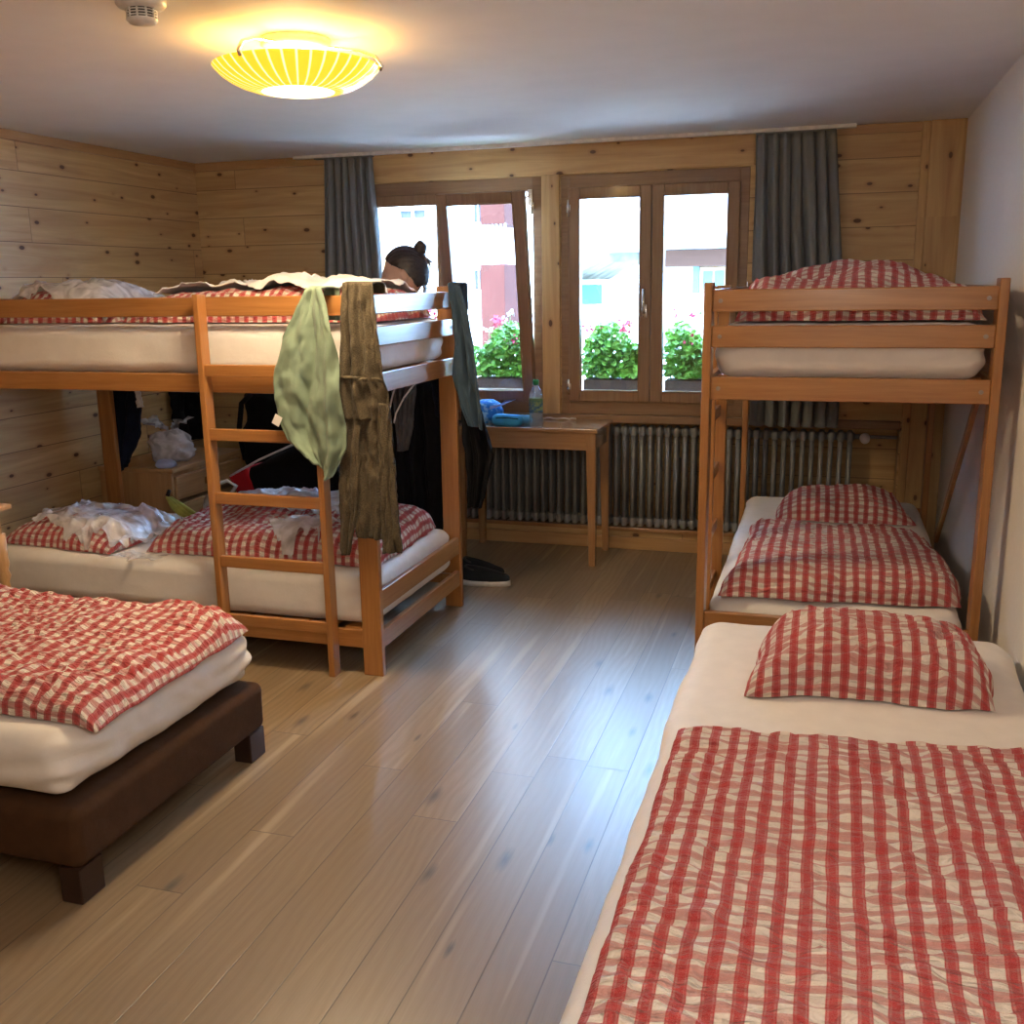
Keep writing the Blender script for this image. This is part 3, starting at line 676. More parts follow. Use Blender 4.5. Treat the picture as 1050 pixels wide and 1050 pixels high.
# ================================================================== DRESSER AND THINGS BEHIND THE LEFT BUNK
dr = empty('dresser', (-3.58, 4.92, 0), label='pine chest of drawers with a plastic bag on top behind the left bunk', cat='chest of drawers')
dx0, dx1, dy0, dy1 = -.245, .22, -.35, .35
bm = bmesh.new(); box(bm, (dx0, dy0, .0), (dx1, dy0+.02, .575), .003); box(bm, (dx0, dy1-.02, 0), (dx1, dy1, .575), .003); box(bm, (dx0, dy0+.02, .03), (dx0+.012, dy1-.02, .575)); box(bm, (dx0, dy0+.02, .0), (dx1-.02, dy1-.02, .06)); box(bm, (dx0+.012, dy0+.02, .555), (dx1, dy1-.02, .575))
objbm('body', bm, PW['Z'], dr)
boxo('top', (dx0, dy0-.015, .576), (dx1+.02, dy1+.015, .602), PW['Y'], dr, .006)
for z0, z1 in ((.42, .552), (.255, .40), (.09, .235)):
    d = boxo('drawer', (dx1-.3, dy0+.026, z0), (dx1+.012, dy1-.026, z1), PW['Y'], dr, .008)
    bm = bmesh.new(); zc = (z0+z1)/2+.01
    tube(bm, [(dx1+.012, -.05, zc-.012), (dx1+.03, -.045, zc), (dx1+.04, 0, zc+.006), (dx1+.03, .045, zc), (dx1+.012, .05, zc-.012)], [.006, .008, .011, .008, .006], 10)
    for yy in (-.05, .05): box(bm, (dx1+.010, yy-.014, zc-.03), (dx1+.016, yy+.014, zc+.008), .004)
    objbm('handle', bm, TW['Y'], d, True)

def blob(name, c, s, mat, seed, amp, parent=None, sub=4, fr=6., flat=True, squash=1., corner=.0):
    bm = bmesh.new(); bmesh.ops.create_icosphere(bm, subdivisions=sub, radius=1.)
    P = np.array([v.co for v in bm.verts])
    if squash != 1.: P = np.sign(P)*np.abs(P)**squash
    r = 1+ridge(P[:, 0]*fr*.35+P[:, 2]*1.3+9, P[:, 1]*fr*.35+P[:, 2]*.8, seed, 3)*amp-.6*amp
    P = P*r[:, None]*np.array(s)
    if flat: P[:, 2] = np.maximum(P[:, 2], -s[2]*.72)
    lo = P[:, 2].min()
    for v, p in zip(bm.verts, P): v.co = (p[0]+c[0], p[1]+c[1], p[2]-lo+c[2])
    return objbm(name, bm, mat, parent, True)
bg_ = blob('plastic_bag', (-3.50, 4.78, .603), (.125, .13, .105), M['bagp'], 61, .16, fr=3.)
tag(bg_, 'knotted white plastic bag on the pine chest of drawers', 'plastic bag')
bm = bmesh.new(); c0 = np.array([-3.44, 4.70, .80])
for s in (-1, 1):
    vs = []
    for k in range(9):
        a = k/8; vs.append([bm.verts.new((c0[0]+s*(.015+.10*a)+.012*math.sin(k*2+j), c0[1]+.05*(j-2)*a*.9-.03*a, c0[2]+.06*a+.014*math.sin(k*1.7+j*2.1))) for j in range(5)])
    for q, w in zip(vs, vs[1:]):
        for j in range(4): bm.faces.new((q[j], q[j+1], w[j+1], w[j]))
bmesh.ops.solidify(bm, geom=bm.faces[:], thickness=.002)
objbm('knot_ends', bm, M['bagp'], bg_, True)
tag(blob('cloth', (-3.415, 4.605, .603), (.055, .05, .025), M['lav'], 62, .25, sub=3), 'small bluish crumpled wrapper on the chest of drawers beside the plastic bag', 'wrapper')
st = empty('stool', (-3.10, 5.36, 0), label='low wooden stool under the black backpack behind the ladder', cat='stool')
boxo('seat', (-.24, -.2, .43), (.24, .2, .46), PW['X'], st, .006)
for x in (-.2, .17):
    for y in (-.17, .14): boxo('leg', (x, y, 0), (x+.035, y+.035, .431), PW['Z'], st)
bp_ = empty('backpack', (-3.12, 5.34, .470), label='black backpack standing on the wooden stool behind the ladder', cat='backpack')
rbox('body', (-.22, -.13, .014), (.22, .13, .50), .10, M['black'], bp_, 10, .03, 4)
rbox('pocket', (-.16, -.19, .03), (.16, -.12, .26), .04, M['black'], bp_, 8, .012, 5)
for s in (-1, 1):
    bm = bmesh.new(); tube(bm, [(s*.12, -.11, .47), (s*.15, -.17, .42), (s*.17, -.19, .25), (s*.17, -.14, .08)], .016, 8); objbm('strap', bm, M['grey'] if s > 0 else M['black'], bp_, True)
hb = empty('holdall', (-2.575, 4.80, 0), .0, 'black and red holdall tilted on the floor behind the bunk', 'bag')
rbox('body', (-.28, -.12, -.10), (.30, .13, .50), .06, M['black'], hb, 10, .02, 6)
o = rbox('end_panel', (-.325, -.122, -.08), (-.20, .12, .505), .02, M['red'], hb, 8, .01, 7)
bm = bmesh.new(); tube(bm, [(-.31, -.125, .50), (-.1, -.128, .512), (.29, -.128, .505)], .006, 6); objbm('zip', bm, M['white'], hb, True)
hb.rotation_euler = (0, math.radians(-24), 0); hb.location.z = .225
o = blob('plastic_bag', (-3.13, 4.62, 0), (.10, .09, .27), M['bagp'], 64, .22)
tag(o, 'white carrier bag with loop handles on the floor behind the bunk ladder', 'plastic bag')
bm = bmesh.new(); tube(bm, [(-3.14, 4.60, .43), (-3.10, 4.58, .52), (-3.02, 4.58, .55), (-2.98, 4.60, .52), (-3.06, 4.62, .43)], .010, 8); objbm('handle', bm, M['white'], o, True)
ba = empty('banana_bunch', (0, 0, 0), label='bunch of greenish bananas between the plastic wrap and the checked duvet on the lower bunk', cat='bananas')
for k in range(3):
    bm = bmesh.new(); a0 = at(171+k*2.5, 512, y=4.34+.02*k); a1 = at(180+k*4, 527-k, y=4.28); a2 = at(196+k*4, 534-k*1.5, y=4.22)
    pts = [np.array(a0)*(1-t)**2+2*np.array(a1)*t*(1-t)+np.array(a2)*t*t+np.array([0, 0, .012]) for t in np.linspace(0, 1, 9)]
    tube(bm, pts, [.006, .009, .014, .0165, .0175, .017, .015, .011, .004], 8); objbm('banana', bm, M['banana'], ba, True)
bm = bmesh.new(); tube(bm, [np.array(at(172, 511, y=4.36))+[0, 0, .012], np.array(at(174, 506, y=4.37))+[0, 0, .02]], [.012, .009], 8); objbm('stalk', bm, M['dark'], ba, True)
# pine bedside table at the left edge of the photo
ns = empty('bedside_table', (-3.305, 2.985, 0), label='yellow pine bedside table with turned legs at the left edge behind the front bed', cat='table')
boxo('tabletop', (-.24, -.185, .70), (.212, .185, .722), PW['X'], ns, .006)
bm = bmesh.new(); box(bm, (-.20, -.16, .58), (.17, .16, .699), .003); objbm('apron', bm, PW['X'], ns)
for x in (-.185, .16):
    for y in (-.15, .15):
        bm = bmesh.new(); lathe(bm, [(0, 0), (.016, 0), (.022, .03), (.016, .08), (.024, .2), (.026, .34), (.018, .40), (.028, .425), (.02, .45), (.028, .475), (.024, .5), (.026, .6), (0, .6)], 16)
        objbm('leg', bm, PW['Z'], ns, True, (x, y, 0))

# ================================================================== TABLE UNDER THE WINDOW
tb = empty('table', (-1.585, 5.50, 0), label='wooden table with tapered legs under the window between the bunks', cat='table')
TX0, TX1, TY0, TY1 = -.41, .425, -.215, .205
boxo('tabletop', (TX0, TY0, .752), (TX1, TY1, .775), TW['X'], tb, .004)
bm = bmesh.new()
for lo, hi in (((TX0+.03, TY0+.02, .655), (TX1-.03, TY0+.042, .7515)), ((TX0+.03, TY1-.042, .655), (TX1-.03, TY1-.02, .7515)), ((TX0+.02, TY0+.043, .655), (TX0+.042, TY1-.043, .7515)), ((TX1-.042, TY0+.043, .655), (TX1-.02, TY1-.043, .7515))): box(bm, lo, hi, .002)
objbm('apron', bm, TW['X'], tb)
for sx in (-1, 1):
    for sy in (-1, 1):
        bm = bmesh.new(); cx = (TX0+.04) if sx < 0 else (TX1-.04); cy = (TY0+.038) if sy < 0 else (TY1-.038)
        r = bmesh.ops.create_cube(bm, size=1.)
        for v in r['verts']:
            w = .028 if v.co.z > 0 else .018
            v.co = (cx+2*v.co.x*w+(0 if v.co.z > 0 else sx*.008), cy+2*v.co.y*w+(0 if v.co.z > 0 else sy*.008), .7505 if v.co.z > 0 else 0)
        bmesh.ops.bevel(bm, geom=bm.edges[:], offset=.003, segments=2, affect='EDGES'); objbm('leg', bm, TW['Z'], tb)
tz = .7755
t = NT('clear_bottle'); t.b.inputs['Transmission Weight'].default_value = .0
tr = t.n('ShaderNodeBsdfTransparent', {'Color': (.97, .98, .98, 1)}); gl = t.n('ShaderNodeBsdfGlossy', {'Roughness': .05}); lw = t.n('ShaderNodeLayerWeight', {'Blend': .25})
df = t.n('ShaderNodeBsdfTranslucent', {'Color': (.85, .93, .95, 1)}); tr2 = t.n('ShaderNodeMixShader', {0: .28, 1: tr.outputs[0], 2: df.outputs[0]})
mx = t.n('ShaderNodeMixShader', {0: t.ramp(lw.outputs['Facing'], 0, 1, .08, .55), 1: tr2.outputs[0], 2: gl.outputs[0]}); t.put(t.out.inputs[0], mx.outputs[0]); bott = t.m
t = NT('bottle_label'); o_ = t.coord(); x_, y_, z_ = t.sep(o_)
n_ = t.noise(t.scale(o_, (40, 40, 60)), 1, 3)
t.set(Base_Color=t.mix(t.ramp(n_, .45, .6), t.mix(t.ramp(z_, .11, .15), (.16, .42, .72), (.45, .68, .28)), (.75, .82, .45)), Roughness=.4); lbl = t.m
bt = empty('bottle', (-1.535, 5.40, tz), label='clear plastic water bottle with a green cap on the table', cat='bottle')
bm = bmesh.new(); lathe(bm, [(0, .004), (.030, 0), (.038, .008), (.038, .05), (.036, .06), (.038, .07), (.038, .165), (.034, .185), (.020, .212), (.013, .222), (.013, .232), (0, .232)], 28); objbm('body', bm, bott, bt, True)
bm = bmesh.new(); lathe(bm, [(.0386, .075), (.0386, .15)], 28); bmesh.ops.solidify(bm, geom=bm.faces[:], thickness=.0006); objbm('label', bm, lbl, bt, True)
bm = bmesh.new(); lathe(bm, [(0, .2325), (.016, .2325), (.017, .224), (.017, .25), (.015, .254), (0, .254)], 20); objbm('cap', bm, M['bottle_cap'], bt, True)
ht = empty('cap_hat', (-1.86, 5.52, tz), label='blue patterned sun hat on the table beside the dark towel', cat='hat')
t = NT('hat_pattern'); nn = t.noise(t.coord(), 34, 2); t.set(Base_Color=t.mix(t.ramp(nn, .48, .56), (.02, .22, .70), (.25, .55, .88)), Roughness=.9); hatm = t.m
bm = bmesh.new(); lathe(bm, [(0, .125), (.04, .122), (.075, .10), (.092, .06), (.098, .0), (.094, .0), (.086, .06), (.07, .095), (0, .118)], 28); objbm('crown', bm, hatm, ht, True)
bm = bmesh.new(); vs = []
for k in range(13):
    a = -1.2+k*.2; vs.append([bm.verts.new(((.095+r)*math.cos(a), (.095+r)*math.sin(a)*.9, .10-.1*r-.02*abs(a)+.5*r)) for r in (0, .04, .07)])
for q, w in zip(vs, vs[1:]):
    for j in range(2): bm.faces.new((q[j], q[j+1], w[j+1], w[j]))
bmesh.ops.solidify(bm, geom=bm.faces[:], thickness=.006); objbm('brim', bm, M['lav'], ht, True)
po = empty('pouch', (-1.675, 5.36, tz), label='bright blue nylon pouch on the table beside the water bottle', cat='pouch')
rbox('body', (-.10, -.045, 0), (.075, .045, .062), .028, M['blue'], po, 10, .006, 3)
bm = bmesh.new(); tube(bm, [(-.07, -.046, .045), (0, -.048, .048), (.06, -.046, .043)], .003, 6); objbm('zip', bm, M['navy'], po, True)
o = rbox('scarf', (-1.745, 5.43, tz), (-1.585, 5.52, tz+.045), .02, M['blue2'], None, 12, .014, 5, fr=14.); tag(o, 'folded light blue cloth on the table behind the water bottle', 'cloth')
bm = bmesh.new(); tube(bm, [(-1.56+.022*k, 5.63+.012*math.sin(k*1.1), tz+.005+.006*abs(math.sin(k*.9))) for k in range(10)], .005, 8)
tag(objbm('cable', bm, M['pwhite'], None, True), 'pale cable lying at the back of the table below the window', 'cable')

# ------------------------------------------------------------------ shoes
def shoe(loc, rz, label):
    r = empty('shoe', loc, rz, label, 'shoe', 'black shoes with white soles')
    n, m = 22, 16; V = []
    def prof(u): return .030+.014*math.sin(PI*min(1, u*1.15))+.004*(u > .6), .085-.045*min(1, u/.8)+.012*math.sin(u*PI)
    for zz, kind in ((0, 'sole'), (1, 'upper')):
        V = []; F = []
        for i in range(n):
            u = i/(n-1); x = -.13+.26*u; w, h = prof(u); e = math.sqrt(max(.02, 1-(2*u-1)**6)); w *= e; h *= .55+.45*e
            if kind == 'sole': ring = [(x*1.03, w*1.08*c, z) for c, z in ((-1, .008), (-.85, 0), (.85, 0), (1, .008), (1.02, .026), (.9, .029), (-.9, .029), (-1.02, .026))]
            else: ring = [(x, w*math.cos(a), .024+h*max(0, math.sin(a))) for a in np.linspace(-.15, PI+.15, m)]
            V += ring
        k = len(ring)
        for i in range(n-1):
            for j in range(k): F.append((i*k+j, i*k+(j+1) % k, (i+1)*k+(j+1) % k, (i+1)*k+j))
        F += [tuple(range(k))[::-1], tuple(range((n-1)*k, n*k))]
        obj(kind, V, F, M['sole'] if kind == 'sole' else M['shoe'], r)
    bm = bmesh.new(); tube(bm, [(-.075+.028*math.cos(a)*1.2, .026*math.sin(a), .088-.012*math.cos(a)) for a in np.linspace(0, 2*PI, 17)], .006, 6); objbm('collar', bm, M['dark'], r, True)
    for k in range(4):
        bm = bmesh.new(); x = -.01+.025*k; tube(bm, [(x, -.02, .079-.008*k), (x, 0, .088-.009*k), (x, .02, .079-.008*k)], .003, 6); objbm('lace', bm, M['grey'], r, True)
shoe((-1.66, 4.83, 0), .10, 'black shoe with a white sole on the floor beyond the bunk end, nearer one')
shoe((-1.72, 4.96, 0), -.12, 'black shoe with a white sole lying behind its pair near the table')

# ================================================================== RADIATOR
rad = empty('radiator', (-1.5, YB+.055, .137), label='long grey column radiator in the niche under the windows', cat='radiator')
def column():
    bm = bmesh.new()
    for y in (-.036, .0, .036): tube(bm, [(0, y, .02), (0, y, .57)], .0135, 10)
    for z in (.025, .565):
        tube(bm, [(-.0245, 0, z), (.0245, 0, z)], .021, 12)
        box(bm, (-.017, -.052, z-.03), (.017, .052, z+.03), .014, 3)
    return bm
c0_ = objbm('column', column(), M['metal'], rad, True); n_col = 68
for k in range(n_col):
    c = c0_ if k == 0 else c0_.copy()
    if k: COL.objects.link(c); c.parent = rad
    c.location = (-1.70+.05*k+.0, .0, 0)
bm = bmesh.new(); tube(bm, [(1.66, 0, .565), (1.72, 0, .565)], .014, 12); tube(bm, [(1.72, 0, .565), (1.893, 0, .565)], .009, 10); objbm('supply_pipe', bm, M['metal'], rad, True)
bm = bmesh.new(); tube(bm, [(1.725, -.02, .565), (1.725, -.045, .565), (1.725, -.10, .565)], [.02, .027, .025], 18); objbm('valve_knob', bm, M['pwhite'], rad, True)
for x in (-1.3, -.3, .7, 1.4):
    bm = bmesh.new(); box(bm, (x-.02, -.05, -.002), (x+.02, .112, .0), 0); box(bm, (x-.012, .05, .0), (x+.012, .112, .4), 0)
    objbm('bracket', bm, M['metal'], rad)

# ================================================================== CURTAINS
def curtain(xa0, xb0, xa1, xb1, ztop, zbot, folds, seed, label):
    root = empty('curtain', ((xa0+xb0)/2, 5.672, ztop), label=label, cat='curtain', group='grey curtains'); n, m = 160, 50
    s = np.linspace(0, 1, n)[:, None]; t = np.linspace(0, 1, m)[None, :]
    f = np.clip(t*1.6, 0, 1)
    X = (xa0*(1-s)+xb0*s)*(1-f)+(xa1*(1-s)+xb1*s)*f
    ph = 2*PI*folds*(s+.025*fbm(s*4, t*1.2, seed))
    A = .028*(.6+.4*np.minimum(1, t*4))*(1+.5*fbm(s*5, t*1.5, seed+2))
    Y = 5.672+A*np.sin(ph)+.004*np.sin(ph*2.1+seed); X = X+.008*np.cos(ph*1.0+1)
    Z = ztop+(zbot-ztop)*t+0*s
    G = np.dstack([X, Y, Z]); N = np.cross(np.gradient(G, axis=0), np.gradient(G, axis=1)); N /= np.linalg.norm(N, axis=2)[..., None]+1e-9
    o = closed_sheet('cloth', G+N*.0018, G-N*.0018, np.dstack([s+0*t, t+0*s]), M['curtain'])
    bm = bmesh.new(); box(bm, (min(xa0, xa1), 5.650, ztop-.004), (max(xb0, xb1)*0+xb0, 5.692, ztop+.002)); b = objbm('header_tape', bm, M['curtain'])
    bpy.context.view_layer.update()
    for q in (o, b): q.parent = root; q.matrix_parent_inverse = root.matrix_world.inverted()
curtain(-2.905, -2.59, -2.96, -2.55, 2.292, .77, 6.3, 3, 'grey curtain drawn aside left of the windows behind the upper bunk')
curtain(-.405, -.006, -.395, .085, 2.292, .765, 7.2, 8, 'grey curtain drawn aside right of the windows above the right bunk')
tag(boxo('curtain_rail', (-3.1, 5.650, 2.296), (.09, 5.692, 2.3145), M['pwhite'], None, .002), 'slim white curtain rail on the ceiling above the windows', 'curtain rail')

# ================================================================== CEILING LAMP, SMOKE DETECTOR
LC = (-1.655, 3.08)
lamp = empty('ceiling_lamp', (*LC, ZC), label='lit amber glass ceiling lamp with pale radial stripes', cat='lamp'); lamp.scale = (1, 1, .93)
t = NT('amber_glass'); x_, y_, z_ = t.sep(t.coord())
an = t.math('ARCTAN2', y_, x_); st_ = t.math('ABSOLUTE', t.math('SUBTRACT', t.math('FRACT', t.math('MULTIPLY', an, 38/(2*PI))), .5))
stripe = t.ramp(st_, .07, .10, 1., 0.)
r2 = t.math('SQRT', t.math('ADD', t.math('MULTIPLY', x_, x_), t.math('MULTIPLY', y_, y_)))
colr = t.mix(stripe, (1.0, .60, .03), (1., .88, .40))
t.set(Base_Color=colr, Roughness=.25); t.put(t.b.inputs['Emission Color'], colr); t.put(t.b.inputs['Emission Strength'], t.ramp(stripe, 0., 1., .82, 1.1)); amber = t.m
n = 64
prof = [(.115, -.168), (.15, -.162), (.185, -.150), (.215, -.134), (.242, -.114), (.260, -.094), (.263, -.088), (.257, -.088), (.238, -.106), (.21, -.126), (.18, -.142), (.148, -.153), (.115, -.158)]
bm = bmesh.new(); lathe(bm, prof+[prof[0]], n); bmesh.ops.remove_doubles(bm, verts=bm.verts, dist=1e-5); objbm('shade', bm, amber, lamp, True)
bm = bmesh.new(); lathe(bm, [(0, -.176), (.06, -.175), (.1145, -.168), (.1145, -.158), (0, -.160)], n); objbm('shade_centre', bm, emit('lit_glass', (1, .88, .55), 3.2), lamp, True)
bm = bmesh.new(); lathe(bm, [(0, -.001), (.11, -.001), (.11, -.02), (.10, -.028), (0, -.028)], 40); objbm('ceiling_plate', bm, M['pwhite'], lamp, True)
for k in range(3):
    a = math.radians(-100+120*k); bm = bmesh.new(); ca, sa = math.cos(a), math.sin(a)
    tube(bm, [(ca*.09, sa*.09, -.026), (ca*.20, sa*.20, -.035), (ca*.25, sa*.25, -.055), (ca*.270, sa*.270, -.085), (ca*.262, sa*.262, -.1)], .006, 8); objbm('bracket_arm', bm, M['chrome'], lamp, True)
bm = bmesh.new(); lathe(bm, [(0, -.125), (.022, -.12), (.032, -.095), (.022, -.06), (.014, -.045), (.014, -.028), (0, -.028)], 20); objbm('bulb', bm, emit('bulb_glow', (1, .72, .35), 9.), lamp, True)
ld = bpy.data.lights.new('lamp_light', 'POINT'); ld.energy = 30; ld.color = (1, .62, .22); ld.shadow_soft_size = .05
lo_ = bpy.data.objects.new('lamp_light', ld); COL.objects.link(lo_); lo_.location = (LC[0], LC[1], ZC-.062)
ld2 = bpy.data.lights.new('lamp_downlight', 'AREA'); ld2.shape = 'DISK'; ld2.size = .42; ld2.energy = 25; ld2.color = (1, .76, .47)
lo2 = bpy.data.objects.new('lamp_downlight', ld2); COL.objects.link(lo2); lo2.location = (LC[0], LC[1], ZC-.182)
sm = empty('smoke_detector', (-1.815, 2.525, ZC), label='white smoke detector with dark slots on the ceiling', cat='smoke detector')
bm = bmesh.new(); lathe(bm, [(0, 0), (.066, 0), (.066, -.014), (.06, -.022), (.04, -.026), (0, -.026)], 36); objbm('base', bm, M['pwhite'], sm, True)
bm = bmesh.new(); lathe(bm, [(.036, -.026), (.036, -.052), (0, -.052)], 30); objbm('slots', bm, M['dark'], sm, True)
bm = bmesh.new()
for z in (-.029, -.036, -.043): lathe(bm, [(.038, z), (.041, z-.001), (.041, z-.0035), (.038, z-.0035)], 30)
for k in range(10):
    a = k*PI/5; box(bm, (.0375*math.cos(a)-.002, .0375*math.sin(a)-.002, -.054), (.0375*math.cos(a)+.002, .0375*math.sin(a)+.002, -.026))
lathe(bm, [(.041, -.050), (.041, -.055), (.034, -.062), (0, -.063), (0, -.050)], 30); objbm('cage', bm, M['pwhite'], sm, True)

# ================================================================== OUTSIDE
tag(boxo('street', (-30, 6.2, -3.2), (30, 40, -3.0), M['ground'], None, 0), kind='structure')
YA = 15.0
A = lambda px, py: at(px, py, y=YA)
ba_ = empty('house', (-9, YA, -3), label='white rendered house with red timber balcony seen through the left window', cat='house')
def ext(name, lo, hi, mat, par, bev=.01):
    o = boxo(name, lo, hi, mat, None, bev); bpy.context.view_layer.update(); o.parent = par; o.matrix_parent_inverse = par.matrix_world.inverted(); return o
xa0, xa1 = A(330, 300)[0], A(546, 300)[0]
ext('wall', (xa0-6, YA, -3), (xa1, YA+3.0, 9.0), M['facade'], ba_)
ext('roof', (xa0-6.5, YA-.8, 9.0), (xa1+.1, YA+3.0, 9.3), M['roof'], ba_)
def ext_window(p0, p1, par, YY, frame=M['facade'], paneM=M['win_dark']):
    a, b = at(*p0, y=YY), at(*p1, y=YY); x0, x1 = sorted((a[0], b[0])); z0, z1 = sorted((a[2], b[2]))
    fw = min(.07, .12*(x1-x0)); bm = framebm(x0, x1, z0, z1, fw, YY-.06, YY-.001, .004); box(bm, ((x0+x1)/2-.03*min(1, x1-x0), YY-.05, z0+.05), ((x0+x1)/2+.03*min(1, x1-x0), YY-.02, z1-.05)); f = objbm('window', bm, frame)
    bm = bmesh.new(); box(bm, (x0+.05, YY-.018, z0+.05), (x1-.05, YY-.004, z1-.05)); objbm('pane', bm, paneM, f)
    bpy.context.view_layer.update(); f.parent = par; f.matrix_parent_inverse = par.matrix_world.inverted(); return f
ext_window((407, 212), (442, 228), ba_, YA); ext_window((483, 205), (499, 231), ba_, YA); ext_window((407, 275), (430, 300), ba_, YA); ext_window((484, 274), (500, 300), ba_, YA)
a, b = A(390, 200), A(400, 330); ext('corner_strip', (a[0], YA-.1, b[2]), (b[0], YA, a[2]), M['oran'], ba_)
a, b = A(514, 205), A(538, 233); ext('timber_panel', (a[0], YA-1.0, b[2]), (b[0]+.0, YA, a[2]), M['fac_red'], ba_)
a, b = A(514, 272), A(538, 305); ext('timber_panel', (a[0], YA-1.0, b[2]-.8), (b[0], YA, a[2]), M['fac_red'], ba_)
a, b = A(514, 233), A(538, 254); bm = bmesh.new()
for k in range(7):
    x = a[0]+(b[0]-a[0])*k/6; tube(bm, [(x, YA-.97, b[2]), (x, YA-.97, a[2])], .02, 6)
o = objbm('balcony_railing', bm, M['metal']); o.parent = ba_; o.matrix_parent_inverse = ba_.matrix_world.inverted()
YBB = 19.0
B = lambda px, py: at(px, py, y=YBB)
bb_ = empty('chalet', (-3, YBB, -3), label='white house with slate roof and dark timber band seen through the right window', cat='house')
xb0, xb1 = B(604, 300)[0], B(800, 300)[0]
ze = B(680, 250)[2]
ext('wall', (xb0, YBB, -3), (xb1+3, YBB+7, ze), M['facade'], bb_)
bm = bmesh.new(); p = [(xb0-.1, YBB-.9, ze-.12), (xb1+3.5, YBB-.9, ze-.12), (xb1+3.5, YBB+3.5, ze+2.0), (xb0-.1, YBB+3.5, ze+2.0), (xb1+3.5, YBB+8, ze-.3), (xb0-.1, YBB+8, ze-.3)]
vs = [bm.verts.new(q) for q in p]; bm.faces.new((vs[0], vs[1], vs[2], vs[3])); bm.faces.new((vs[3], vs[2], vs[4], vs[5])); bmesh.ops.solidify(bm, geom=bm.faces[:], thickness=.15)
o = objbm('roof', bm, M['roof']); o.parent = bb_; o.matrix_parent_inverse = bb_.matrix_world.inverted()
a, b = B(683, 257), B(790, 272); ext('timber_band', (a[0], YBB-.35, b[2]), (b[0], YBB, a[2]), M['fac_dark'], bb_)
a, b = B(626, 260), B(668, 271); ext('stone_band', (a[0], YBB-.12, b[2]), (b[0], YBB, a[2]), M['stone'], bb_)
ext_window((718, 274), (746, 300), bb_, YBB, M['oran'], M['turq'])
a, b = B(711, 272), B(717, 301); ext('shutter', (a[0], YBB-.1, b[2]), (b[0], YBB, a[2]), M['turq'], bb_)
a, b = B(747, 272), B(754, 301); ext('shutter', (a[0], YBB-.1, b[2]), (b[0], YBB, a[2]), M['turq'], bb_)
YS = 12.5; S_ = lambda px, py: at(px, py, y=YS)
sh = empty('shed', (S_(600, 300)[0]-.6, YS, -3), label='small hut with a brown roof and green door cloth between the two houses', cat='hut')
a, b = S_(585, 285), S_(620, 340); ext('wall', (a[0]-.3, YS, -3), (b[0]-.1, YS+2, S_(600, 287)[2]), M['facade'], sh)
bm = bmesh.new(); q0, q1 = S_(596, 289), S_(620, 268); vs = [bm.verts.new(v) for v in ((q0[0]-.6, YS-.5, q0[2]-.25), (q1[0], YS-.5, q1[2]), (q1[0], YS+2.2, q1[2]), (q0[0]-.6, YS+2.2, q0[2]-.25))]
bm.faces.new(vs); bmesh.ops.solidify(bm, geom=bm.faces[:], thickness=.16); o = objbm('roof', bm, M['stone']); o.parent = sh; o.matrix_parent_inverse = sh.matrix_world.inverted()
a, b = S_(596, 292), S_(618, 312); ext('door_cloth', (a[0], YS-.06, b[2]), (b[0], YS, a[2]), M['awning'], sh)
# flower boxes on the outer sills
FP = 'geraniums in the window boxes'
def flower_box(x0, x1, seed, lab):
    y0, y1, z0 = 6.06, 6.24, .822
    bm = bmesh.new(); box(bm, (x0, y0, z0), (x1, y1, z0+.15), .006); ins = bm.faces
    pl_ = objbm('flower_box', bm, M['planter']); tag(pl_, 'brown window box '+lab, 'flower box', 'brown window boxes')
    rng = random.Random(seed)
    root = empty('geranium', ((x0+x1)/2, (y0+y1)/2, z0+.151), label='leafy geranium with pink and white flowers '+lab, cat='plant', group=FP)
    L = bmesh.new(); S = bmesh.new(); fl = [bmesh.new(), bmesh.new()]
    w = (x1-x0)/2
    def disc(bm, c, r, nrm, k=7, cup=.25):
        nrm = nrm.normalized(); a = nrm.orthogonal().normalized(); b = nrm.cross(a); cv = bm.verts.new(c); ro = rng.random()*6
        ring = [bm.verts.new(c+(a*math.cos(ro+2*PI*i/k)+b*math.sin(ro+2*PI*i/k))*r*(1+.12*(i % 2))+nrm*r*cup) for i in range(k)]
        for i in range(k): bm.faces.new((cv, ring[i], ring[(i+1) % k]))
    for i in range(1900):
        x = rng.uniform(-w*1.03, w*1.03); hh = .33*(1-.05*(x/w)**2)*(0.82+.25*math.sin(x*17+seed))
        z = hh*rng.random()**(1.9 if i % 2 else .8); y = rng.uniform(-.12, .12)*(1-.3*z/.4)
        disc(L, Vector((x, y, z*.95+.016)), rng.uniform(.009, .021), Vector((rng.uniform(-.6, .6), rng.uniform(-1, .4), rng.uniform(.2, 1))))
        if i % 16 == 0: tube(S, [(x*.9, y*.4, 0), (x*.95, y*.7, z*.6), (x, y, z)], .003, 5)
    for i in range(11):
        x = rng.uniform(-w, w); z = rng.uniform(.22, .42); y = rng.uniform(-.1, .1); b = fl[i % 3 == 0]
        tube(S, [(x*.9, y*.5, 0), (x, y, z)], .0025, 5)
        for j in range(11): disc(b, Vector((x+rng.gauss(0, .018), y+rng.gauss(0, .018), z+rng.gauss(0, .014))), .011, Vector((rng.gauss(0, 1), rng.gauss(-.6, 1), rng.gauss(.5, .6))), 5)
    objbm('foliage', L, M['leaf'], root); objbm('stems', S, M['stem'], root); objbm('pink_flowers', fl[0], M['flowerp'], root); objbm('white_flowers', fl[1], M['flowerw'], root)
flower_box(-2.66, -2.18, 1, 'outside the left window, left of its pair')
flower_box(-2.13, -1.65, 2, 'outside the left window behind the blue hat')
flower_box(-1.42, -.98, 3, 'outside the left pane of the right window')
flower_box(-.92, -.48, 4, 'outside the right pane of the right window')

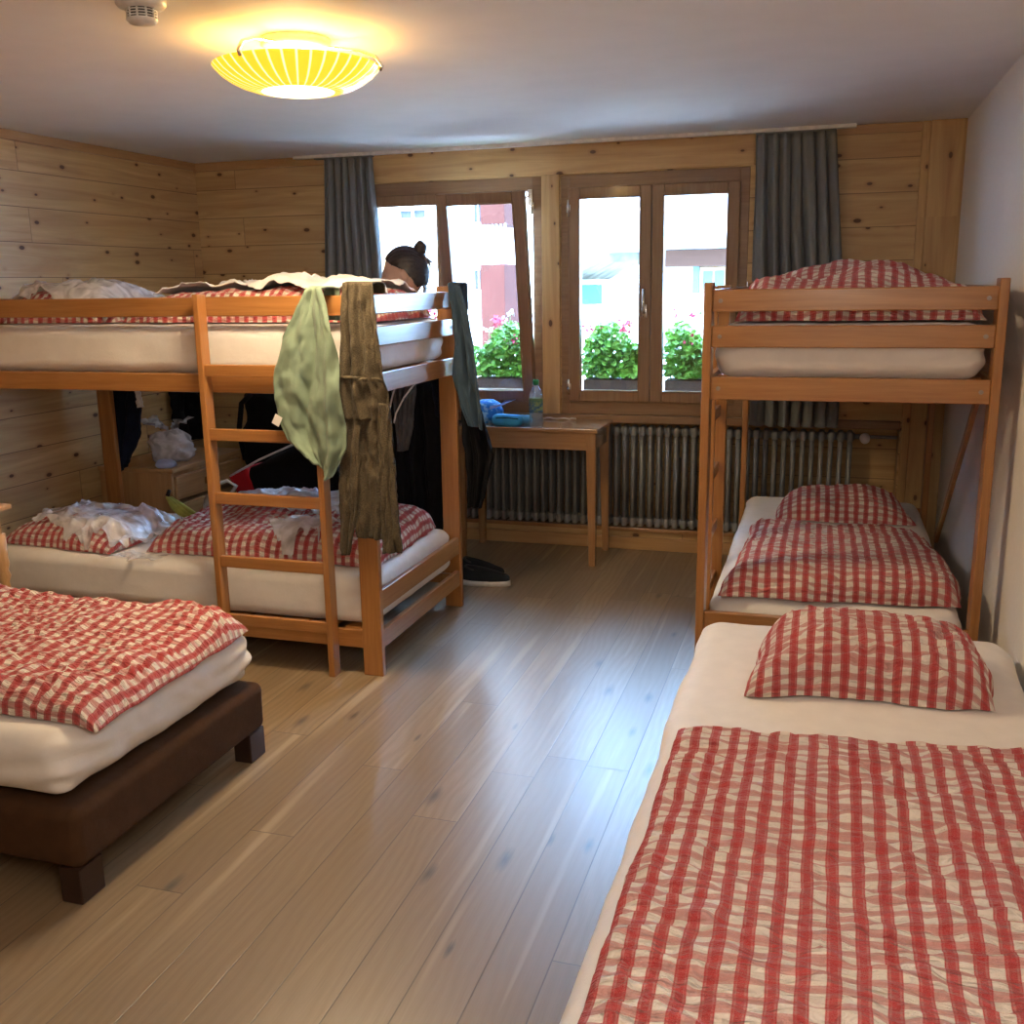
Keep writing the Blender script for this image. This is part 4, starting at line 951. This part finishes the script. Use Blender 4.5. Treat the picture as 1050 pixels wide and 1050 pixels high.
# ================================================================== PERSON
HP = np.array([-2.035, 4.92, 0.])
def skin_body(name, pts, edges, mat, sub=1, loc=(0, 0, 0)):
    me = bpy.data.meshes.new(name); me.from_pydata([p[:3] for p in pts], edges, []); o = bpy.data.objects.new(name, me); COL.objects.link(o)
    m = o.modifiers.new('skin', 'SKIN'); m.use_smooth_shade = True
    for v, p in zip(me.skin_vertices[0].data, pts): v.radius = (p[3], p[4] if len(p) > 4 else p[3])
    me.skin_vertices[0].data[0].use_root = True
    s = o.modifiers.new('sub', 'SUBSURF'); s.levels = sub; s.render_levels = sub
    dg = bpy.context.evaluated_depsgraph_get(); e = o.evaluated_get(dg); nm = bpy.data.meshes.new_from_object(e)
    bpy.data.objects.remove(o); bm = bmesh.new(); bm.from_mesh(nm); bpy.data.meshes.remove(nm); return bm
# facing -x; y = left/right of the body
def rig(skin_only):
    g = 0 if skin_only else .014
    p = [(0, 0, .93, .145, .11)]; e = []
    def add(q, par): p.append(q); e.append((par, len(p)-1)); return len(p)-1
    sp = add((-.005, 0, 1.08, .125, .10), 0); ch = add((-.015, 0, 1.24, .15, .105), sp); cl = add((-.02, 0, 1.375, .10, .08), ch)
    nk = add((-.035, 0, 1.44, .052), cl); hd = add((-.055, 0, 1.53, .055), nk)
    for s in (-1, 1):
        hip = add((.0, s*.095, .87, .10), 0); kn = add((-.01, s*.10, .49, .062), hip); an = add((.02, s*.10, .09, .042), kn); he = add((.01, s*.10, .045, .042), an); to = add((-.13, s*.115, .03, .032), he)
        sh = add((-.015, s*.165, 1.375, .06), cl); el = add((-.06, s*.225, 1.11, .043), sh); wr = add((-.24, s*.13, 1.17, .028), el); pa = add((-.315, s*.10, 1.19, .024, .034), wr)
        for i, (dy, ln) in enumerate(((-.030, .062), (-.010, .074), (.010, .069), (.028, .054))):
            k1 = add((-.36, s*.09+dy, 1.195, .0095), pa); k2 = add((-.36-ln*.55, s*.09+dy*1.05, 1.185, .0088), k1); add((-.36-ln*.8, s*.09+dy*1.05, 1.160, .008), k2)
        t1 = add((-.29, s*.10-s*.038, 1.205, .0105), pa); add((-.325, s*.10-s*.055, 1.20, .009), t1)
    return p, e
bm = skin_body('person_tmp', *rig(True), M['skin'])
# head: an ovoid with brow, nose, mouth, chin and ears, looking to -x and a little down
hb_ = bmesh.new(); bmesh.ops.create_icosphere(hb_, subdivisions=5, radius=1.)
for v in hb_.verts:
    x, y, z = v.co
    px_, py_, pz_ = x*.108, y*.082, z*.126
    if z < 0: px_ *= 1-.10*z*z; py_ *= 1-.26*z*z; px_ -= .012*(-z)
    if x < 0:
        px_ = -abs(px_)**.92*.108**.08
        g = lambda zc, yc, sz, sy: math.exp(-((z-zc)/sz)**2-((y-yc)/sy)**2)
        px_ -= .026*g(-.18, 0, .16, .16)+.010*g(-.02, 0, .22, .12)      # nose
        px_ -= .008*g(.18, .0, .10, .55)                                  # brow
        px_ += .010*(g(.04, .38, .11, .17)+g(.04, -.38, .11, .17))        # eye sockets
        px_ -= .009*g(-.50, 0, .07, .22)+.009*g(-.60, 0, .06, .2)-.006*g(-.55, 0, .03, .25)   # lips
        px_ -= .010*g(-.86, 0, .16, .3)                                   # chin
    v.co = (px_, py_, pz_)
for s in (-1, 1):
    r = bmesh.ops.create_icosphere(hb_, subdivisions=3, radius=1.)
    for v in r['verts']:
        x, y, z = v.co; d = math.hypot(x, z); c = Vector((x*.019, y*.010-.005*max(0, 1-d*1.6)*s*(1 if y*s > 0 else 0), z*.032))
        v.co = Vector((.004+c.x-.1*c.z, s*(.089)+c.y, -.012+c.z))
    r = bmesh.ops.create_icosphere(hb_, subdivisions=2, radius=.0125)
    for v in r['verts']: v.co += Vector((-.078, s*.030, .004))
hrot = Matrix.Rotation(math.radians(-10), 4, 'Y'); hc = Vector((-.052, 0, 1.615))
for v in hb_.verts: v.co = hc+(hrot @ v.co)
tmp = bpy.data.meshes.new('t'); hb_.to_mesh(tmp); hb_.free(); bm.from_mesh(tmp)
tmp2 = bpy.data.meshes.new('t2'); bm.to_mesh(tmp2); bm.free(); to_ = bpy.data.objects.new('t', tmp2); COL.objects.link(to_)
rm = to_.modifiers.new('r', 'REMESH'); rm.mode = 'VOXEL'; rm.voxel_size = .0055; rm.use_smooth_shade = True
dg = bpy.context.evaluated_depsgraph_get(); pm = bpy.data.meshes.new_from_object(to_.evaluated_get(dg)); bpy.data.objects.remove(to_)
_b = bmesh.new(); _b.from_mesh(pm); _b.verts.ensure_lookup_table(); seen = set(); parts_ = []
for v0 in _b.verts:
    if v0.index in seen: continue
    st_ = [v0]; seen.add(v0.index); comp = []
    while st_:
        v = st_.pop(); comp.append(v)
        for e_ in v.link_edges:
            w_ = e_.other_vert(v)
            if w_.index not in seen: seen.add(w_.index); st_.append(w_)
    parts_.append(comp)
parts_.sort(key=len)
bmesh.ops.delete(_b, geom=[v for c_ in parts_[:-1] for v in c_], context='VERTS'); _b.to_mesh(pm); _b.free()
pm.name = 'person'; pm.materials.clear(); pm.materials.append(M['skin'])
person = bpy.data.objects.new('person', pm); COL.objects.link(person); person.location = HP; person.rotation_euler = (0, 0, math.radians(14))
tag(person, 'person with dark hair in a bun standing behind the left bunk by the window', 'person')
# clothes: shells on the same skeleton
def shell(name, pts, ed, mat):
    b = skin_body(name, pts, ed, mat); o = objbm(name, b, mat, person, True); return o
shell('shirt', [(-.005, 0, 1.0, .150, .118), (-.005, 0, 1.1, .140, .112), (-.015, 0, 1.24, .164, .118), (-.02, 0, 1.375, .112, .09), (-.028, 0, 1.425, .068, .066)] + [q for s in (-1, 1) for q in ((-.015, s*.165, 1.375, .072), (-.045, s*.205, 1.22, .060), (-.058, s*.222, 1.14, .056))],
      [(0, 1), (1, 2), (2, 3), (3, 4), (3, 5), (5, 6), (6, 7), (3, 8), (8, 9), (9, 10)], M['red'])
shell('trousers', [(0, 0, .98, .150, .116), (0, 0, .91, .156, .122)] + [q for s in (-1, 1) for q in ((.0, s*.095, .85, .112), (-.01, s*.10, .49, .078), (.018, s*.10, .12, .062))], [(0, 1), (1, 2), (2, 3), (3, 4), (1, 5), (5, 6), (6, 7)], M['black'])
for s in (-1, 1):
    b = bmesh.new(); bmesh.ops.create_icosphere(b, subdivisions=3, radius=1.)
    for v in b.verts: v.co = Vector((-.055+v.co.x*.125, s*.108+v.co.y*.048, max(.001, .045+v.co.z*.048)))
    objbm('shoe', b, M['shoe'], person, True)
# hair: cap over the skull pulled back into a bun, loose strands behind
b = bmesh.new(); bmesh.ops.create_icosphere(b, subdivisions=6, radius=1.)
kill = []
for v in b.verts:
    x, y, z = v.co
    lim = np.interp(z, [-.8, -.35, -.1, .15, .35, .6, .8], [.45, .30, .16, -.12, -.50, -.74, -1.2])
    if x < lim or z < -.62: kill.append(v); continue
    st_n = math.sin(math.atan2(y, z+.2)*34)*.0012
    v.co = Vector((x*.119+.004, y*.093, z*.136))*(1+st_n*8)
bmesh.ops.delete(b, geom=kill, context='VERTS')
bmesh.ops.solidify(b, geom=b.faces[:], thickness=.006)
for v in b.verts: v.co = hc+(hrot @ v.co)
objbm('hair', b, M['hair'], person, True)
b = bmesh.new(); bmesh.ops.create_icosphere(b, subdivisions=4, radius=1.)
for v in b.verts:
    x, y, z = v.co; tw = math.sin(math.atan2(z, x)*5+y*4)*.05
    v.co = hc+Vector((.082, 0, .118))+Vector((x*.034, y*.034, z*.040))*(1+tw)
r = bmesh.ops.create_icosphere(b, subdivisions=3, radius=1.)
for v in r['verts']: v.co = hc+Vector((.075+v.co.x*.036, v.co.y*.045, .075+v.co.z*.034))
objbm('hair_bun', b, M['hair'], person, True)
b = bmesh.new(); rg = random.Random(5)
for k in range(16):
    y0 = rg.uniform(-.02, .02); tube(b, [hc+Vector((.09, y0, .09)), hc+Vector((.125+rg.uniform(-.01, .02), y0*1.4, .05)), hc+Vector((.13+rg.uniform(-.02, .015), y0*1.6, .0+rg.uniform(-.03, .02)))], [.003, .0025, .0008], 5)
for k in range(12):
    y0 = rg.uniform(-.04, .04); tube(b, [hc+Vector((.08, y0, -.02)), hc+Vector((.10, y0, -.08)), hc+Vector((.085, y0*.8, -.14))], [.008, .007, .003], 5)
objbm('loose_strands', b, plain('brown_hair', (.09, .045, .02), .5, var=.4), person, True)
